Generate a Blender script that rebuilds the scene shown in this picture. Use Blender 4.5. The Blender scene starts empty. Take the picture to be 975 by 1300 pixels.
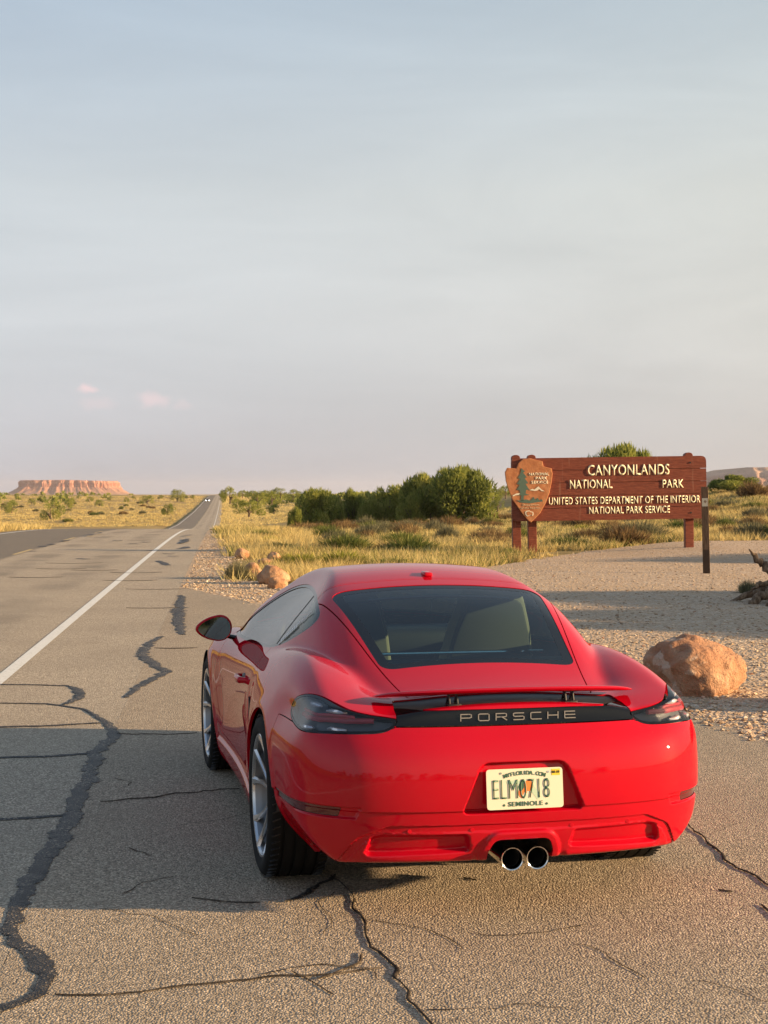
import bpy, bmesh, math, random
import numpy as np
from mathutils import Vector, Matrix, noise as mnoise
rng = np.random.default_rng(7); random.seed(7)
R = math.radians
sc = bpy.context.scene
COL = sc.collection
# ------------------------------------------------------------------ camera
FPX, CAM_H, PITCH, ROLL = 1853.17, 1.65575, .01297, .0022      # focal length in px of a 975 x 1300 frame
cd = bpy.data.cameras.new('camera'); cam = bpy.data.objects.new('camera', cd); COL.objects.link(cam)
cd.sensor_fit = 'VERTICAL'; cd.sensor_height = 36.0; cd.lens = FPX / 1300 * 36.0
cd.clip_start = .1; cd.clip_end = 40000
cam.matrix_world = Matrix.Translation((0, 0, CAM_H)) @ Matrix.Rotation(R(90) - PITCH, 4, 'X') @ Matrix.Rotation(ROLL, 4, 'Z')
sc.camera = cam
# ------------------------------------------------------------------ sky, sun, exposure
SUN_EL = 11.5; SUN_BACK = 9.0                       # elevation; degrees behind the camera's right hand
az = R(SUN_BACK); el = R(SUN_EL)
to_sun = Vector((math.cos(az) * math.cos(el), -math.sin(az) * math.cos(el), math.sin(el)))
world = bpy.data.worlds.new('World'); sc.world = world; world.use_nodes = True
wn = world.node_tree; wn.nodes.clear(); WL = wn.links.new
def wnode(t, **k):
    n = wn.nodes.new(t)
    for a, b in k.items(): setattr(n, a, b)
    return n
sky = wnode('ShaderNodeTexSky', sky_type='NISHITA', sun_disc=False)
sky.sun_elevation = el; sky.sun_rotation = math.atan2(to_sun.x, to_sun.y); sky.altitude = 1500
sky.air_density = 1.0; sky.dust_density = 5.0; sky.ozone_density = 1.2
bg = wnode('ShaderNodeBackground'); bg.inputs['Strength'].default_value = .060
wo = wnode('ShaderNodeOutputWorld')
tc = wnode('ShaderNodeTexCoord'); sep = wnode('ShaderNodeSeparateXYZ'); WL(tc.outputs['Generated'], sep.inputs[0])
# smoke haze veils the whole sky, thickest towards the horizon, with faint high cloud streaks
mr = wnode('ShaderNodeMapRange', clamp=True); mr.interpolation_type = 'SMOOTHSTEP'
WL(sep.outputs['Z'], mr.inputs[0]); mr.inputs[1].default_value = -.02; mr.inputs[2].default_value = .48
mr.inputs[3].default_value = .84; mr.inputs[4].default_value = .55
ramp = wnode('ShaderNodeValToRGB'); WL(sep.outputs['Z'], ramp.inputs[0])
el0 = ramp.color_ramp.elements
HAZE = [(0., (4.0, 3.85, 4.1)), (.05, (4.4, 4.25, 4.4)), (.12, (5.15, 5.05, 4.95)), (.2, (5.35, 5.4, 5.2)), (.33, (4.55, 5.2, 5.65)), (.62, (2.7, 3.6, 4.8)), (1., (1.9, 2.8, 4.2))]
for i, (p, c) in enumerate(HAZE):
    e = el0[i] if i < 2 else el0.new(p)
    e.position = p; e.color = (c[0] / 10, c[1] / 10, c[2] / 10, 1)
hz = wnode('ShaderNodeVectorMath', operation='SCALE'); WL(ramp.outputs[0], hz.inputs[0]); hz.inputs['Scale'].default_value = 10
mp = wnode('ShaderNodeMapping'); mp.inputs['Scale'].default_value = (1.6, 1.6, 8.0); mp.inputs['Rotation'].default_value = (0, .16, 0)
WL(tc.outputs['Generated'], mp.inputs[0])
nz = wnode('ShaderNodeTexNoise'); nz.inputs['Scale'].default_value = 1.6; nz.inputs['Detail'].default_value = 7; nz.inputs['Roughness'].default_value = .58; nz.inputs['Distortion'].default_value = .5
WL(mp.outputs[0], nz.inputs[0])
nr = wnode('ShaderNodeMapRange', clamp=True); WL(nz.outputs[0], nr.inputs[0])
nr.inputs[1].default_value = .3; nr.inputs[2].default_value = .75; nr.inputs[3].default_value = .91; nr.inputs[4].default_value = 1.10
hz2 = wnode('ShaderNodeVectorMath', operation='SCALE'); WL(hz.outputs[0], hz2.inputs[0]); WL(nr.outputs[0], hz2.inputs['Scale'])
# the haze is creamier towards the low sun
dt = wnode('ShaderNodeVectorMath', operation='DOT_PRODUCT'); WL(tc.outputs['Generated'], dt.inputs[0]); dt.inputs[1].default_value = to_sun
dm = wnode('ShaderNodeMapRange', clamp=True); dm.interpolation_type = 'SMOOTHSTEP'; WL(dt.outputs['Value'], dm.inputs[0]); dm.inputs[1].default_value = -.55; dm.inputs[2].default_value = .85; dm.inputs[3].default_value = 0; dm.inputs[4].default_value = 1
gw_ = wnode('ShaderNodeMix', data_type='RGBA'); WL(dm.outputs[0], gw_.inputs['Factor']); gw_.inputs['A'].default_value = (.97, 1.0, 1.06, 1); gw_.inputs['B'].default_value = (1.19, 1.10, .90, 1)
hz3 = wnode('ShaderNodeVectorMath', operation='MULTIPLY'); WL(hz2.outputs[0], hz3.inputs[0]); WL(gw_.outputs['Result'], hz3.inputs[1]); hz2 = hz3
mx = wnode('ShaderNodeMix', data_type='RGBA'); WL(mr.outputs[0], mx.inputs['Factor']); WL(sky.outputs[0], mx.inputs['A']); WL(hz2.outputs[0], mx.inputs['B'])
last = mx.outputs['Result']
def pix_dir(u, v):
    x, y = u - 487.5, 650 - v
    d = Vector((x / FPX, 1.0, y / FPX - PITCH)); return d.normalized()
# two small sunlit cumulus puffs low over the horizon
for (u, v, ru, rv, s) in ((113, 496, 15, 7, .8), (122, 513, 28, 9, .22), (196, 508, 24, 12, .5), (233, 515, 14, 6, .2)):
    d0 = pix_dir(u, v)
    sb = wnode('ShaderNodeVectorMath', operation='SUBTRACT'); WL(tc.outputs['Generated'], sb.inputs[0]); sb.inputs[1].default_value = d0
    ds = wnode('ShaderNodeTexNoise'); ds.inputs['Scale'].default_value = 95; ds.inputs['Detail'].default_value = 4; WL(tc.outputs['Generated'], ds.inputs[0])
    dv = wnode('ShaderNodeVectorMath', operation='MULTIPLY_ADD'); WL(ds.outputs['Color'], dv.inputs[0]); dv.inputs[1].default_value = (.012, .012, .012)
    WL(sb.outputs[0], dv.inputs[2])
    dd = wnode('ShaderNodeVectorMath', operation='MULTIPLY'); WL(dv.outputs[0], dd.inputs[0])
    dd.inputs[1].default_value = (FPX / ru, FPX / ru, FPX / rv)
    off = wnode('ShaderNodeVectorMath', operation='SUBTRACT'); WL(dd.outputs[0], off.inputs[0]); off.inputs[1].default_value = (.006 * FPX / ru, .006 * FPX / ru, .006 * FPX / rv)
    ln = wnode('ShaderNodeVectorMath', operation='LENGTH'); WL(off.outputs[0], ln.inputs[0])
    m1 = wnode('ShaderNodeMapRange', clamp=True); m1.interpolation_type = 'SMOOTHSTEP'; WL(ln.outputs['Value'], m1.inputs[0])
    m1.inputs[1].default_value = 1.15; m1.inputs[2].default_value = .2; m1.inputs[3].default_value = 0; m1.inputs[4].default_value = s
    cm = wnode('ShaderNodeMix', data_type='RGBA'); WL(m1.outputs[0], cm.inputs['Factor']); WL(last, cm.inputs['A'])
    cm.inputs['B'].default_value = (6.3, 4.85, 4.9, 1); last = cm.outputs['Result']
WL(last, bg.inputs['Color']); WL(bg.outputs[0], wo.inputs[0])
sl = bpy.data.lights.new('sun', 'SUN'); sl.energy = 5.0; sl.angle = R(1.0); sl.color = (1.0, .69, .37)
sun = bpy.data.objects.new('sun', sl); COL.objects.link(sun); sun.rotation_euler = to_sun.to_track_quat('Z', 'Y').to_euler()
sc.view_settings.view_transform = 'Standard'; sc.view_settings.look = 'None'
sc.view_settings.exposure = 1.30; sc.view_settings.gamma = 1
sc.cycles.max_bounces = 8; sc.cycles.transparent_max_bounces = 16; sc.cycles.caustics_reflective = False; sc.cycles.caustics_refractive = False
sc.cycles.use_adaptive_sampling = True
try: sc.cycles.use_denoising = True
except Exception: pass

# ------------------------------------------------------------------ helpers
def link(o, parent=None):
    COL.objects.link(o)
    if parent is not None: o.parent = parent
    return o
def tag(o, label=None, category=None, group=None, kind=None):
    if label: o['label'] = label
    if category: o['category'] = category
    if group: o['group'] = group
    if kind: o['kind'] = kind
    return o
def empty(name, loc=(0, 0, 0), rz=0, parent=None):
    o = bpy.data.objects.new(name, None); o.empty_display_size = .2; link(o, parent)
    o.location = loc; o.rotation_euler = (0, 0, rz); return o
def mesh_from(V, F, smooth=True, N=None):
    """V (n,3), F list of (m,k) int arrays or list of tuples"""
    V = np.asarray(V, np.float32)
    if isinstance(F, np.ndarray): F = [F]
    loops, counts = [], []
    for f in F:
        if isinstance(f, np.ndarray):
            if len(f): loops.append(f.ravel()); counts.append(np.full(len(f), f.shape[1]))
        else:
            loops.append(np.array(f)); counts.append(np.array([len(f)]))
    L = np.concatenate(loops).astype(np.int32); C = np.concatenate(counts).astype(np.int32)
    me = bpy.data.meshes.new('m')
    me.vertices.add(len(V)); me.vertices.foreach_set('co', V.ravel())
    me.loops.add(len(L)); me.loops.foreach_set('vertex_index', L)
    me.polygons.add(len(C)); st = np.concatenate([[0], np.cumsum(C)[:-1]]).astype(np.int32)
    me.polygons.foreach_set('loop_start', st); me.polygons.foreach_set('loop_total', C)
    me.update(calc_edges=True); me.validate(clean_customdata=False)
    me.polygons.foreach_set('use_smooth', np.full(len(me.polygons), bool(smooth)))
    if N is not None and len(me.vertices) == len(N):
        me.normals_split_custom_set_from_vertices(np.asarray(N, np.float32))
    return me
def obj(name, me, mat, parent=None):
    o = bpy.data.objects.new(name, me); me.name = name
    if mat is not None: me.materials.append(mat)
    return link(o, parent)
class MB:
    """collects shapes into one mesh"""
    def __init__(s): s.bm = bmesh.new()
    def box(s, c, d, rot=None, bev=0, seg=2):
        g = bmesh.ops.create_cube(s.bm, size=1.0)['verts']
        M = Matrix.Translation(c) @ (rot.to_4x4() if rot is not None else Matrix()) @ Matrix.Diagonal((*d, 1))
        bmesh.ops.transform(s.bm, matrix=M, verts=g)
        if bev:
            es = list({e for v in g for e in v.link_edges})
            bmesh.ops.bevel(s.bm, geom=es, offset=bev, segments=seg, affect='EDGES', profile=.5)
        return s
    def prism(s, pts, axis, a, b, bev=0):
        """2-D outline extruded along an axis from a to b; pts in the two other axes, in xyz order"""
        def P(p, w):
            return {'x': (w, p[0], p[1]), 'y': (p[0], w, p[1]), 'z': (p[0], p[1], w)}[axis]
        A = [s.bm.verts.new(P(p, a)) for p in pts]; B = [s.bm.verts.new(P(p, b)) for p in pts]
        n = len(pts); fs = [s.bm.faces.new(A), s.bm.faces.new(B[::-1])]
        for i in range(n): fs.append(s.bm.faces.new((A[i], B[i], B[(i + 1) % n], A[(i + 1) % n])))
        bmesh.ops.recalc_face_normals(s.bm, faces=fs)
        if bev:
            es = list({e for f in fs[:2] for e in f.edges})
            bmesh.ops.bevel(s.bm, geom=es, offset=bev, segments=2, affect='EDGES', profile=.5)
        return s
    def tube(s, pts, rad, n=10, cap=True, flat=1.0):
        pts = [Vector(p) for p in pts]; m = len(pts)
        rad = [rad] * m if not hasattr(rad, '__len__') else rad
        rings = []; up = None
        for i, p in enumerate(pts):
            t = (pts[min(i + 1, m - 1)] - pts[max(i - 1, 0)]).normalized()
            if up is None:
                up = Vector((0, 0, 1)) if abs(t.z) < .9 else Vector((1, 0, 0))
            a = t.cross(up).normalized(); b = a.cross(t).normalized(); up = b
            rings.append([s.bm.verts.new(p + rad[i] * (math.cos(2 * math.pi * k / n) * a + flat * math.sin(2 * math.pi * k / n) * b)) for k in range(n)])
        for r0, r1 in zip(rings, rings[1:]):
            for k in range(n): s.bm.faces.new((r0[k], r0[(k + 1) % n], r1[(k + 1) % n], r1[k]))
        if cap:
            s.bm.faces.new(rings[0][::-1]); s.bm.faces.new(rings[-1])
        return s
    def lathe(s, prof, axis='x', n=64, c=(0, 0, 0), closed=False):
        """prof: list of (along axis, radius)"""
        rings = []
        for (a, r) in prof:
            ring = []
            for k in range(n):
                t = 2 * math.pi * k / n; cs, sn = r * math.cos(t), r * math.sin(t)
                p = {'x': (a, cs, sn), 'y': (cs, a, sn), 'z': (cs, sn, a)}[axis]
                ring.append(s.bm.verts.new((p[0] + c[0], p[1] + c[1], p[2] + c[2])))
            rings.append(ring)
        prs = list(zip(rings, rings[1:])) + ([(rings[-1], rings[0])] if closed else [])
        for r0, r1 in prs:
            for k in range(n): s.bm.faces.new((r0[k], r0[(k + 1) % n], r1[(k + 1) % n], r1[k]))
        return s
    def ball(s, c, d, sub=2, rot=None):
        g = bmesh.ops.create_icosphere(s.bm, subdivisions=sub, radius=1.0)['verts']
        M = Matrix.Translation(c) @ (rot.to_4x4() if rot is not None else Matrix()) @ Matrix.Diagonal((*d, 1))
        bmesh.ops.transform(s.bm, matrix=M, verts=g); return s
    def build(s, name, mat, parent=None, smooth=True, sharp=35):
        bmesh.ops.recalc_face_normals(s.bm, faces=s.bm.faces)
        me = bpy.data.meshes.new(name); s.bm.to_mesh(me); s.bm.free()
        if smooth:
            me.polygons.foreach_set('use_smooth', np.full(len(me.polygons), True))
            if sharp: me.set_sharp_from_angle(angle=R(sharp))
        return obj(name, me, mat, parent)
def text_mesh(body, size, extrude=0., offset=0., bevel=0., align='CENTER', spacing=1.0, xs=1.0):
    c = bpy.data.curves.new('lettering', 'FONT'); c.body = body; c.size = size; c.extrude = extrude; c.offset = offset
    c.bevel_depth = bevel; c.bevel_resolution = 1; c.align_x = align; c.align_y = 'CENTER'; c.space_character = spacing; c.resolution_u = 4
    o = bpy.data.objects.new('lettering', c); COL.objects.link(o)
    dg = bpy.context.evaluated_depsgraph_get(); me = bpy.data.meshes.new_from_object(o.evaluated_get(dg))
    bpy.data.objects.remove(o); bpy.data.curves.remove(c)
    if xs != 1.0: me.transform(Matrix.Diagonal((xs, 1, 1, 1)))
    me.materials.clear()
    return me
def fit_text(body, cx, cz, w, h, m, parent, y, ext=.012, offset=.0, name='lettering'):
    me = text_mesh(body, 1.0, 0, offset, 0, 'CENTER', 1.08); v = np.array([q.co[:] for q in me.vertices]); lo, hi = v.min(0), v.max(0)
    sx, sz = w / (hi[0] - lo[0]), h / (hi[1] - lo[1])
    M = Matrix.Translation((cx, y, cz)) @ Matrix.Rotation(R(90), 4, 'X') @ Matrix.Diagonal((sx, sz, 1, 1)) @ Matrix.Translation((-(lo[0] + hi[0]) / 2, -(lo[1] + hi[1]) / 2, 0))
    me.transform(M); bm = bmesh.new(); bm.from_mesh(me)
    g = bmesh.ops.extrude_face_region(bm, geom=bm.faces[:]); bmesh.ops.translate(bm, verts=[q for q in g['geom'] if isinstance(q, bmesh.types.BMVert)], vec=(0, -ext, 0))
    bmesh.ops.recalc_face_normals(bm, faces=bm.faces); bm.to_mesh(me); bm.free()
    return obj(name, me, m, parent)
# ------------------------------------------------------------------ materials
def mat(name, base=(.5, .5, .5), rough=.5, metal=0., coat=0., coat_r=.03, spec=.5, emit=None, estr=1., **kw):
    m = bpy.data.materials.new(name); m.use_nodes = True
    p = m.node_tree.nodes['Principled BSDF']
    p.inputs['Base Color'].default_value = (*base, 1); p.inputs['Roughness'].default_value = rough
    p.inputs['Metallic'].default_value = metal; p.inputs['Coat Weight'].default_value = coat; p.inputs['Coat Roughness'].default_value = coat_r
    p.inputs['Specular IOR Level'].default_value = spec
    if emit: p.inputs['Emission Color'].default_value = (*emit, 1); p.inputs['Emission Strength'].default_value = estr
    return m
class NT:
    """small node-tree writer for one material"""
    def __init__(s, m):
        s.m = m; s.t = m.node_tree; s.p = s.t.nodes['Principled BSDF']; s.out = s.t.nodes['Material Output']
        s.tc = s.t.nodes.new('ShaderNodeTexCoord'); s.geo = s.t.nodes.new('ShaderNodeNewGeometry')
    def link(s, a, b): s.t.links.new(a, b)
    def n(s, t, **k):
        n = s.t.nodes.new(t)
        for a, b in k.items(): setattr(n, a, b)
        return n
    def noise(s, scale, detail=4, rough=.55, vec=None, dist=0, out=0):
        n = s.n('ShaderNodeTexNoise'); n.inputs['Scale'].default_value = scale; n.inputs['Detail'].default_value = detail
        n.inputs['Roughness'].default_value = rough; n.inputs['Distortion'].default_value = dist
        s.link(vec if vec is not None else s.tc.outputs['Object'], n.inputs['Vector']); return n.outputs[out]
    def voro(s, scale, vec=None, feat='F1', out='Distance'):
        n = s.n('ShaderNodeTexVoronoi', feature=feat); n.inputs['Scale'].default_value = scale
        s.link(vec if vec is not None else s.tc.outputs['Object'], n.inputs['Vector']); return n.outputs[out]
    def ramp(s, fac, stops, interp='LINEAR'):
        n = s.n('ShaderNodeValToRGB'); n.color_ramp.interpolation = interp; e = n.color_ramp.elements
        for i, (p, c) in enumerate(stops):
            x = e[i] if i < 2 else e.new(p)
            x.position = p; x.color = (*c, 1) if hasattr(c, '__len__') else (c, c, c, 1)
        s.link(fac, n.inputs[0]); return n.outputs[0]
    def mix(s, fac, a, b, blend='MIX'):
        n = s.n('ShaderNodeMix', data_type='RGBA', blend_type=blend)
        for i, v in (('Factor', fac), ('A', a), ('B', b)):
            if hasattr(v, 'links'): s.link(v, n.inputs[i])
            elif i == 'Factor': n.inputs[i].default_value = v
            else: n.inputs[i].default_value = (*v, 1) if len(v) == 3 else v
        return n.outputs['Result']
    def math(s, op, a, b=None, c=None, clamp=False):
        n = s.n('ShaderNodeMath', operation=op, use_clamp=clamp)
        for i, v in enumerate((a, b, c)):
            if v is None: continue
            if hasattr(v, 'links'): s.link(v, n.inputs[i])
            else: n.inputs[i].default_value = v
        return n.outputs[0]
    def maprange(s, v, a, b, c=0., d=1., smooth=False):
        n = s.n('ShaderNodeMapRange', clamp=True)
        if smooth: n.interpolation_type = 'SMOOTHSTEP'
        s.link(v, n.inputs[0])
        for i, x in enumerate((a, b, c, d)): n.inputs[i + 1].default_value = x
        return n.outputs[0]
    def mapping(s, scale=(1, 1, 1), rot=(0, 0, 0), loc=(0, 0, 0), vec=None):
        n = s.n('ShaderNodeMapping'); n.inputs['Scale'].default_value = scale; n.inputs['Rotation'].default_value = rot; n.inputs['Location'].default_value = loc
        s.link(vec if vec is not None else s.tc.outputs['Object'], n.inputs['Vector']); return n.outputs[0]
    def base(s, c): s.link(c, s.p.inputs['Base Color']); return s
    def rough(s, c): s.link(c, s.p.inputs['Roughness']); return s
    def bump(s, h, strength=.4, dist=.01, prev=None):
        n = s.n('ShaderNodeBump'); n.inputs['Strength'].default_value = strength; n.inputs['Distance'].default_value = dist
        s.link(h, n.inputs['Height'])
        if prev is not None: s.link(prev, n.inputs['Normal'])
        s.link(n.outputs[0], s.p.inputs['Normal']); return n.outputs[0]
def glass_mat(name, tint, refl_rough=.0, ior=1.5):
    """thin pane: tinted see-through plus fresnel mirror"""
    m = bpy.data.materials.new(name); m.use_nodes = True; t = m.node_tree; t.nodes.clear()
    tr = t.nodes.new('ShaderNodeBsdfTransparent'); tr.inputs[0].default_value = (*tint, 1)
    gl = t.nodes.new('ShaderNodeBsdfGlossy'); gl.inputs['Roughness'].default_value = refl_rough; gl.inputs[0].default_value = (1, 1, 1, 1)
    fr = t.nodes.new('ShaderNodeFresnel'); fr.inputs[0].default_value = ior
    mu = t.nodes.new('ShaderNodeMath'); mu.operation = 'MULTIPLY'; mu.inputs[1].default_value = .95; mu.use_clamp = True
    ms = t.nodes.new('ShaderNodeMixShader'); o = t.nodes.new('ShaderNodeOutputMaterial')
    t.links.new(fr.outputs[0], mu.inputs[0]); t.links.new(mu.outputs[0], ms.inputs[0]); t.links.new(tr.outputs[0], ms.inputs[1]); t.links.new(gl.outputs[0], ms.inputs[2])
    t.links.new(ms.outputs[0], o.inputs[0]); return m
# ------------------------------------------------------------------ shape helpers
def nspl(xs, ys):
    """natural cubic spline, clamped linearly outside"""
    xs = np.asarray(xs, float); ys = np.asarray(ys, float); n = len(xs); h = np.diff(xs)
    A = np.zeros((n, n)); b = np.zeros(n); A[0, 0] = A[-1, -1] = 1
    for i in range(1, n - 1):
        A[i, i - 1] = h[i - 1]; A[i, i] = 2 * (h[i - 1] + h[i]); A[i, i + 1] = h[i]
        b[i] = 6 * ((ys[i + 1] - ys[i]) / h[i] - (ys[i] - ys[i - 1]) / h[i - 1])
    m = np.linalg.solve(A, b)
    s0 = (ys[1] - ys[0]) / h[0] - h[0] * (2 * m[0] + m[1]) / 6
    s1 = (ys[-1] - ys[-2]) / h[-1] + h[-1] * (2 * m[-1] + m[-2]) / 6
    def f(x):
        x = np.asarray(x, float); xc = np.clip(x, xs[0], xs[-1])
        i = np.clip(np.searchsorted(xs, xc) - 1, 0, n - 2)
        a = xs[i + 1] - xc; c = xc - xs[i]; hh = h[i]
        v = m[i] * a ** 3 / (6 * hh) + m[i + 1] * c ** 3 / (6 * hh) + (ys[i] / hh - m[i] * hh / 6) * a + (ys[i + 1] / hh - m[i + 1] * hh / 6) * c
        return v + np.where(x < xs[0], (x - xs[0]) * s0, 0) + np.where(x > xs[-1], (x - xs[-1]) * s1, 0)
    lo, st = xs[0] - .6, 4e-4; tab = f(np.arange(lo, xs[-1] + .6, st)); nt = len(tab) - 2
    def g(x):
        u = (np.asarray(x, float) - lo) / st; i = np.clip(u.astype(np.int64), 0, nt); return tab[i] + (tab[i + 1] - tab[i]) * (u - i)
    return g
def smax(a, b, k):
    h = np.maximum(k - np.abs(a - b), 0) / k
    return np.maximum(a, b) + h * h * h * (k / 6)
def smin(a, b, k): return -smax(-a, -b, k)
def sstep(t):
    t = np.clip(t, 0, 1); return t * t * t * (t * (6 * t - 15) + 10)
def sdf_poly(px, py, poly):
    poly = np.asarray(poly, float); n = len(poly)
    px, py = np.broadcast_arrays(np.asarray(px, float), np.asarray(py, float))
    d = np.full(px.shape, 1e9); inside = np.zeros(px.shape, bool)
    for i in range(n):
        (ax, ay), (bx, by) = poly[i], poly[(i + 1) % n]
        ex, ey = bx - ax, by - ay; wx, wy = px - ax, py - ay
        t = np.clip((wx * ex + wy * ey) / (ex * ex + ey * ey + 1e-12), 0, 1)
        d = np.minimum(d, (wx - ex * t) ** 2 + (wy - ey * t) ** 2)
        c1 = (ay > py) != (by > py)
        with np.errstate(divide='ignore', invalid='ignore'):
            xi = ex * (py - ay) / (by - ay if by != ay else 1e-12) + ax
        inside ^= c1 & (px < xi)
    d = np.sqrt(d); return np.where(inside, -d, d)
def smooth_poly(p, it=3):
    """Chaikin corner cutting"""
    p = np.asarray(p, float)
    for _ in range(it):
        q = np.roll(p, -1, 0); p = np.stack([.75 * p + .25 * q, .25 * p + .75 * q], 1).reshape(-1, 2)
    return p
def round_poly(poly, r, seg=6):
    """polygon with corners rounded by radius r (number or per-corner list)"""
    P = [np.array(p, float) for p in poly]; n = len(P); out = []
    rs = r if hasattr(r, '__len__') else [r] * n
    for i in range(n):
        a, b, c = P[i - 1], P[i], P[(i + 1) % n]
        u = (a - b); lu = np.linalg.norm(u); u /= lu; v = (c - b); lv = np.linalg.norm(v); v /= lv
        ang = math.acos(np.clip(u @ v, -1, 1)); t = min(rs[i] / math.tan(ang / 2), lu * .48, lv * .48)
        p0, p1 = b + u * t, b + v * t
        for k in range(seg + 1):
            s = k / seg; out.append((1 - s) ** 2 * p0 + 2 * s * (1 - s) * b + s * s * p1)
    return np.array(out)

def compact(V, N, T):
    u, inv = np.unique(T, return_inverse=True); return V[u], N[u], inv.reshape(-1, 3)
def split(M, d):
    """cut a triangle mesh along d = 0; returns (d < 0 part, d > 0 part)"""
    V, N, T = M; d = np.where(np.abs(d) < 1e-7, 1e-7, d); s = d < 0; k = s[T].sum(1)
    new = [V]; newN = [N]; ti, to = [T[k == 3]], [T[k == 0]]
    X = T[(k == 1) | (k == 2)]
    if len(X):
        sx = s[X]; odd = np.where(sx.sum(1) == 1, sx.argmax(1), (~sx).argmax(1))
        r = np.arange(len(X)); a = X[r, odd]; b = X[r, (odd + 1) % 3]; c = X[r, (odd + 2) % 3]
        e = np.sort(np.concatenate([np.stack([a, b], 1), np.stack([a, c], 1)]), 1)
        ue, inv = np.unique(e, axis=0, return_inverse=True); inv = inv.ravel()
        t = d[ue[:, 0]] / (d[ue[:, 0]] - d[ue[:, 1]])
        P = V[ue[:, 0]] * (1 - t[:, None]) + V[ue[:, 1]] * t[:, None]
        Nn = N[ue[:, 0]] * (1 - t[:, None]) + N[ue[:, 1]] * t[:, None]; Nn /= np.maximum(np.linalg.norm(Nn, axis=1, keepdims=True), 1e-9)
        new.append(P); newN.append(Nn); n0 = len(V); ab = n0 + inv[:len(X)]; ac = n0 + inv[len(X):]
        one = np.stack([a, ab, ac], 1); q1 = np.stack([ab, b, c], 1); q2 = np.stack([ab, c, ac], 1)
        ain = s[a]
        ti += [one[ain], q1[~ain], q2[~ain]]; to += [one[~ain], q1[ain], q2[ain]]
    V2 = np.concatenate(new); N2 = np.concatenate(newN)
    def mk(t):
        t = np.concatenate(t)
        if len(t):
            t = t[(t[:, 0] != t[:, 1]) & (t[:, 1] != t[:, 2]) & (t[:, 0] != t[:, 2])]
        return compact(V2, N2, t) if len(t) else (np.zeros((0, 3)), np.zeros((0, 3)), np.zeros((0, 3), int))
    return mk(ti), mk(to)
# ================================================================== terrain, road, gravel
def nspl1(xs, ys): return lambda q: np.interp(q, xs, ys)
def ss(t): t = np.clip(t, 0, 1); return t * t * (3 - 2 * t)
_py = np.array([-3000, 0, 50, 70, 110, 150, 200, 294, 450, 700, 966, 1150, 1600, 9000.])
_pz = np.array([0, 0, 0, -.12, -1.1, -2.6, -4.1, -4.85, -4.3, -2.1, .0, -1.5, -6, -10.])
_fy = np.arange(-3000, 9000, 2.0); _fz = np.interp(_fy, _py, _pz); _k = np.hanning(23); _k /= _k.sum()
_fz = np.convolve(np.pad(_fz, 11, 'edge'), _k, 'valid')
ROAD_A, ROAD_B = -1.97, -.1095                       # right edge line: x = A + B*y
def lat(x, y): return x - (ROAD_A + ROAD_B * y)
def und(x, y):
    return (np.sin(x * .051 + 1.3) * np.cos(y * .043 + .4) + .6 * np.sin(x * .11 + y * .083) + .4 * np.cos(x * .21 - y * .17 + 2)) * .5
def height(x, y):
    x = np.asarray(x, float); y = np.asarray(y, float); s = lat(x, y)
    dip = np.interp(y, _fy, _fz)
    right = ss((s - 5) / 45)
    far = ss((y - 250) / 900)
    zr = -.18 * ss((y - 38) / 14) * ss((12 - x) / 10) * ss((95 - y) / 40) - 3.0 * far + 1.75 * ss((x - 9) / 22) * ss((y - 50) / 60) * ss((500 - y) / 300)
    z = dip * (1 - right) + zr * right
    amp = .32 * ss((y - 60) / 120) + .9 * ss((y - 400) / 1500)
    off = np.where(s > -3.6, ss((s - 2.5) / 8), ss((-s - 9) / 8))
    z = z + amp * und(x, y) * off
    z = z + .20 * ss((x - 4.5) / 5) * ss((y - 33) / 7) + .45 * ss((-s - 8.5) / 6) * ss((y - 20) / 20) * ss((300 - y) / 200) * .5
    # shallow roadside ditch right of the gravel verge
    z = z - .12 * np.exp(-((s - 7) / 2.0) ** 2) * ss((y - 30) / 8) * ss((140 - y) / 40)
    return z
def pix_ray(u, v):
    x, y = u - 487.5, v - 650; cr, sr = math.cos(ROLL), math.sin(ROLL); x, y = x * cr + y * sr, -x * sr + y * cr
    cp, sp_ = math.cos(PITCH), math.sin(PITCH); a, c = x / FPX, -y / FPX
    return a, cp + c * sp_, -sp_ + c * cp
def gp(u, v, z=None):
    """ground point seen at a pixel of the 975 x 1300 photograph"""
    a, b, c = pix_ray(u, v)
    if z is not None:
        t = (z - CAM_H) / c; return np.array([a * t, b * t])
    t = np.geomspace(2, 8000, 6000); d = CAM_H + c * t - height(a * t, b * t)
    i = np.argmax(d < 0)
    return np.array([a * t[i], b * t[i]])
def at(u, Y): return (u - 487.5) / FPX * Y
def grid_axis(lo, hi, fine_lo, fine_hi, h, grow=1.09):
    out = list(np.arange(fine_lo, fine_hi + 1e-6, h)); st = h; p = fine_hi
    while p < hi: st *= grow; p += st; out.append(p)
    st = h; p = fine_lo
    while p > lo: st *= grow; p -= st; out.insert(0, p)
    return np.array(out)
def grid_mesh(X, Y, zf):
    gx, gy = np.meshgrid(X, Y, indexing='ij'); V = np.stack([gx.ravel(), gy.ravel(), zf(gx, gy).ravel()], 1)
    nx, ny = len(X), len(Y); i = np.arange(nx * ny).reshape(nx, ny)
    Q = np.stack([i[:-1, :-1].ravel(), i[1:, :-1].ravel(), i[1:, 1:].ravel(), i[:-1, 1:].ravel()], 1)
    return V, Q
def jag(x, y, a=1.0):
    return a * (.5 * np.sin(x * 3.1 + 1.7 * np.sin(y * 2.3)) + .35 * np.sin(y * 5.3 + 2.1 * np.cos(x * 4.1)) + .25 * np.sin(x * 11 + y * 9.))
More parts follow.
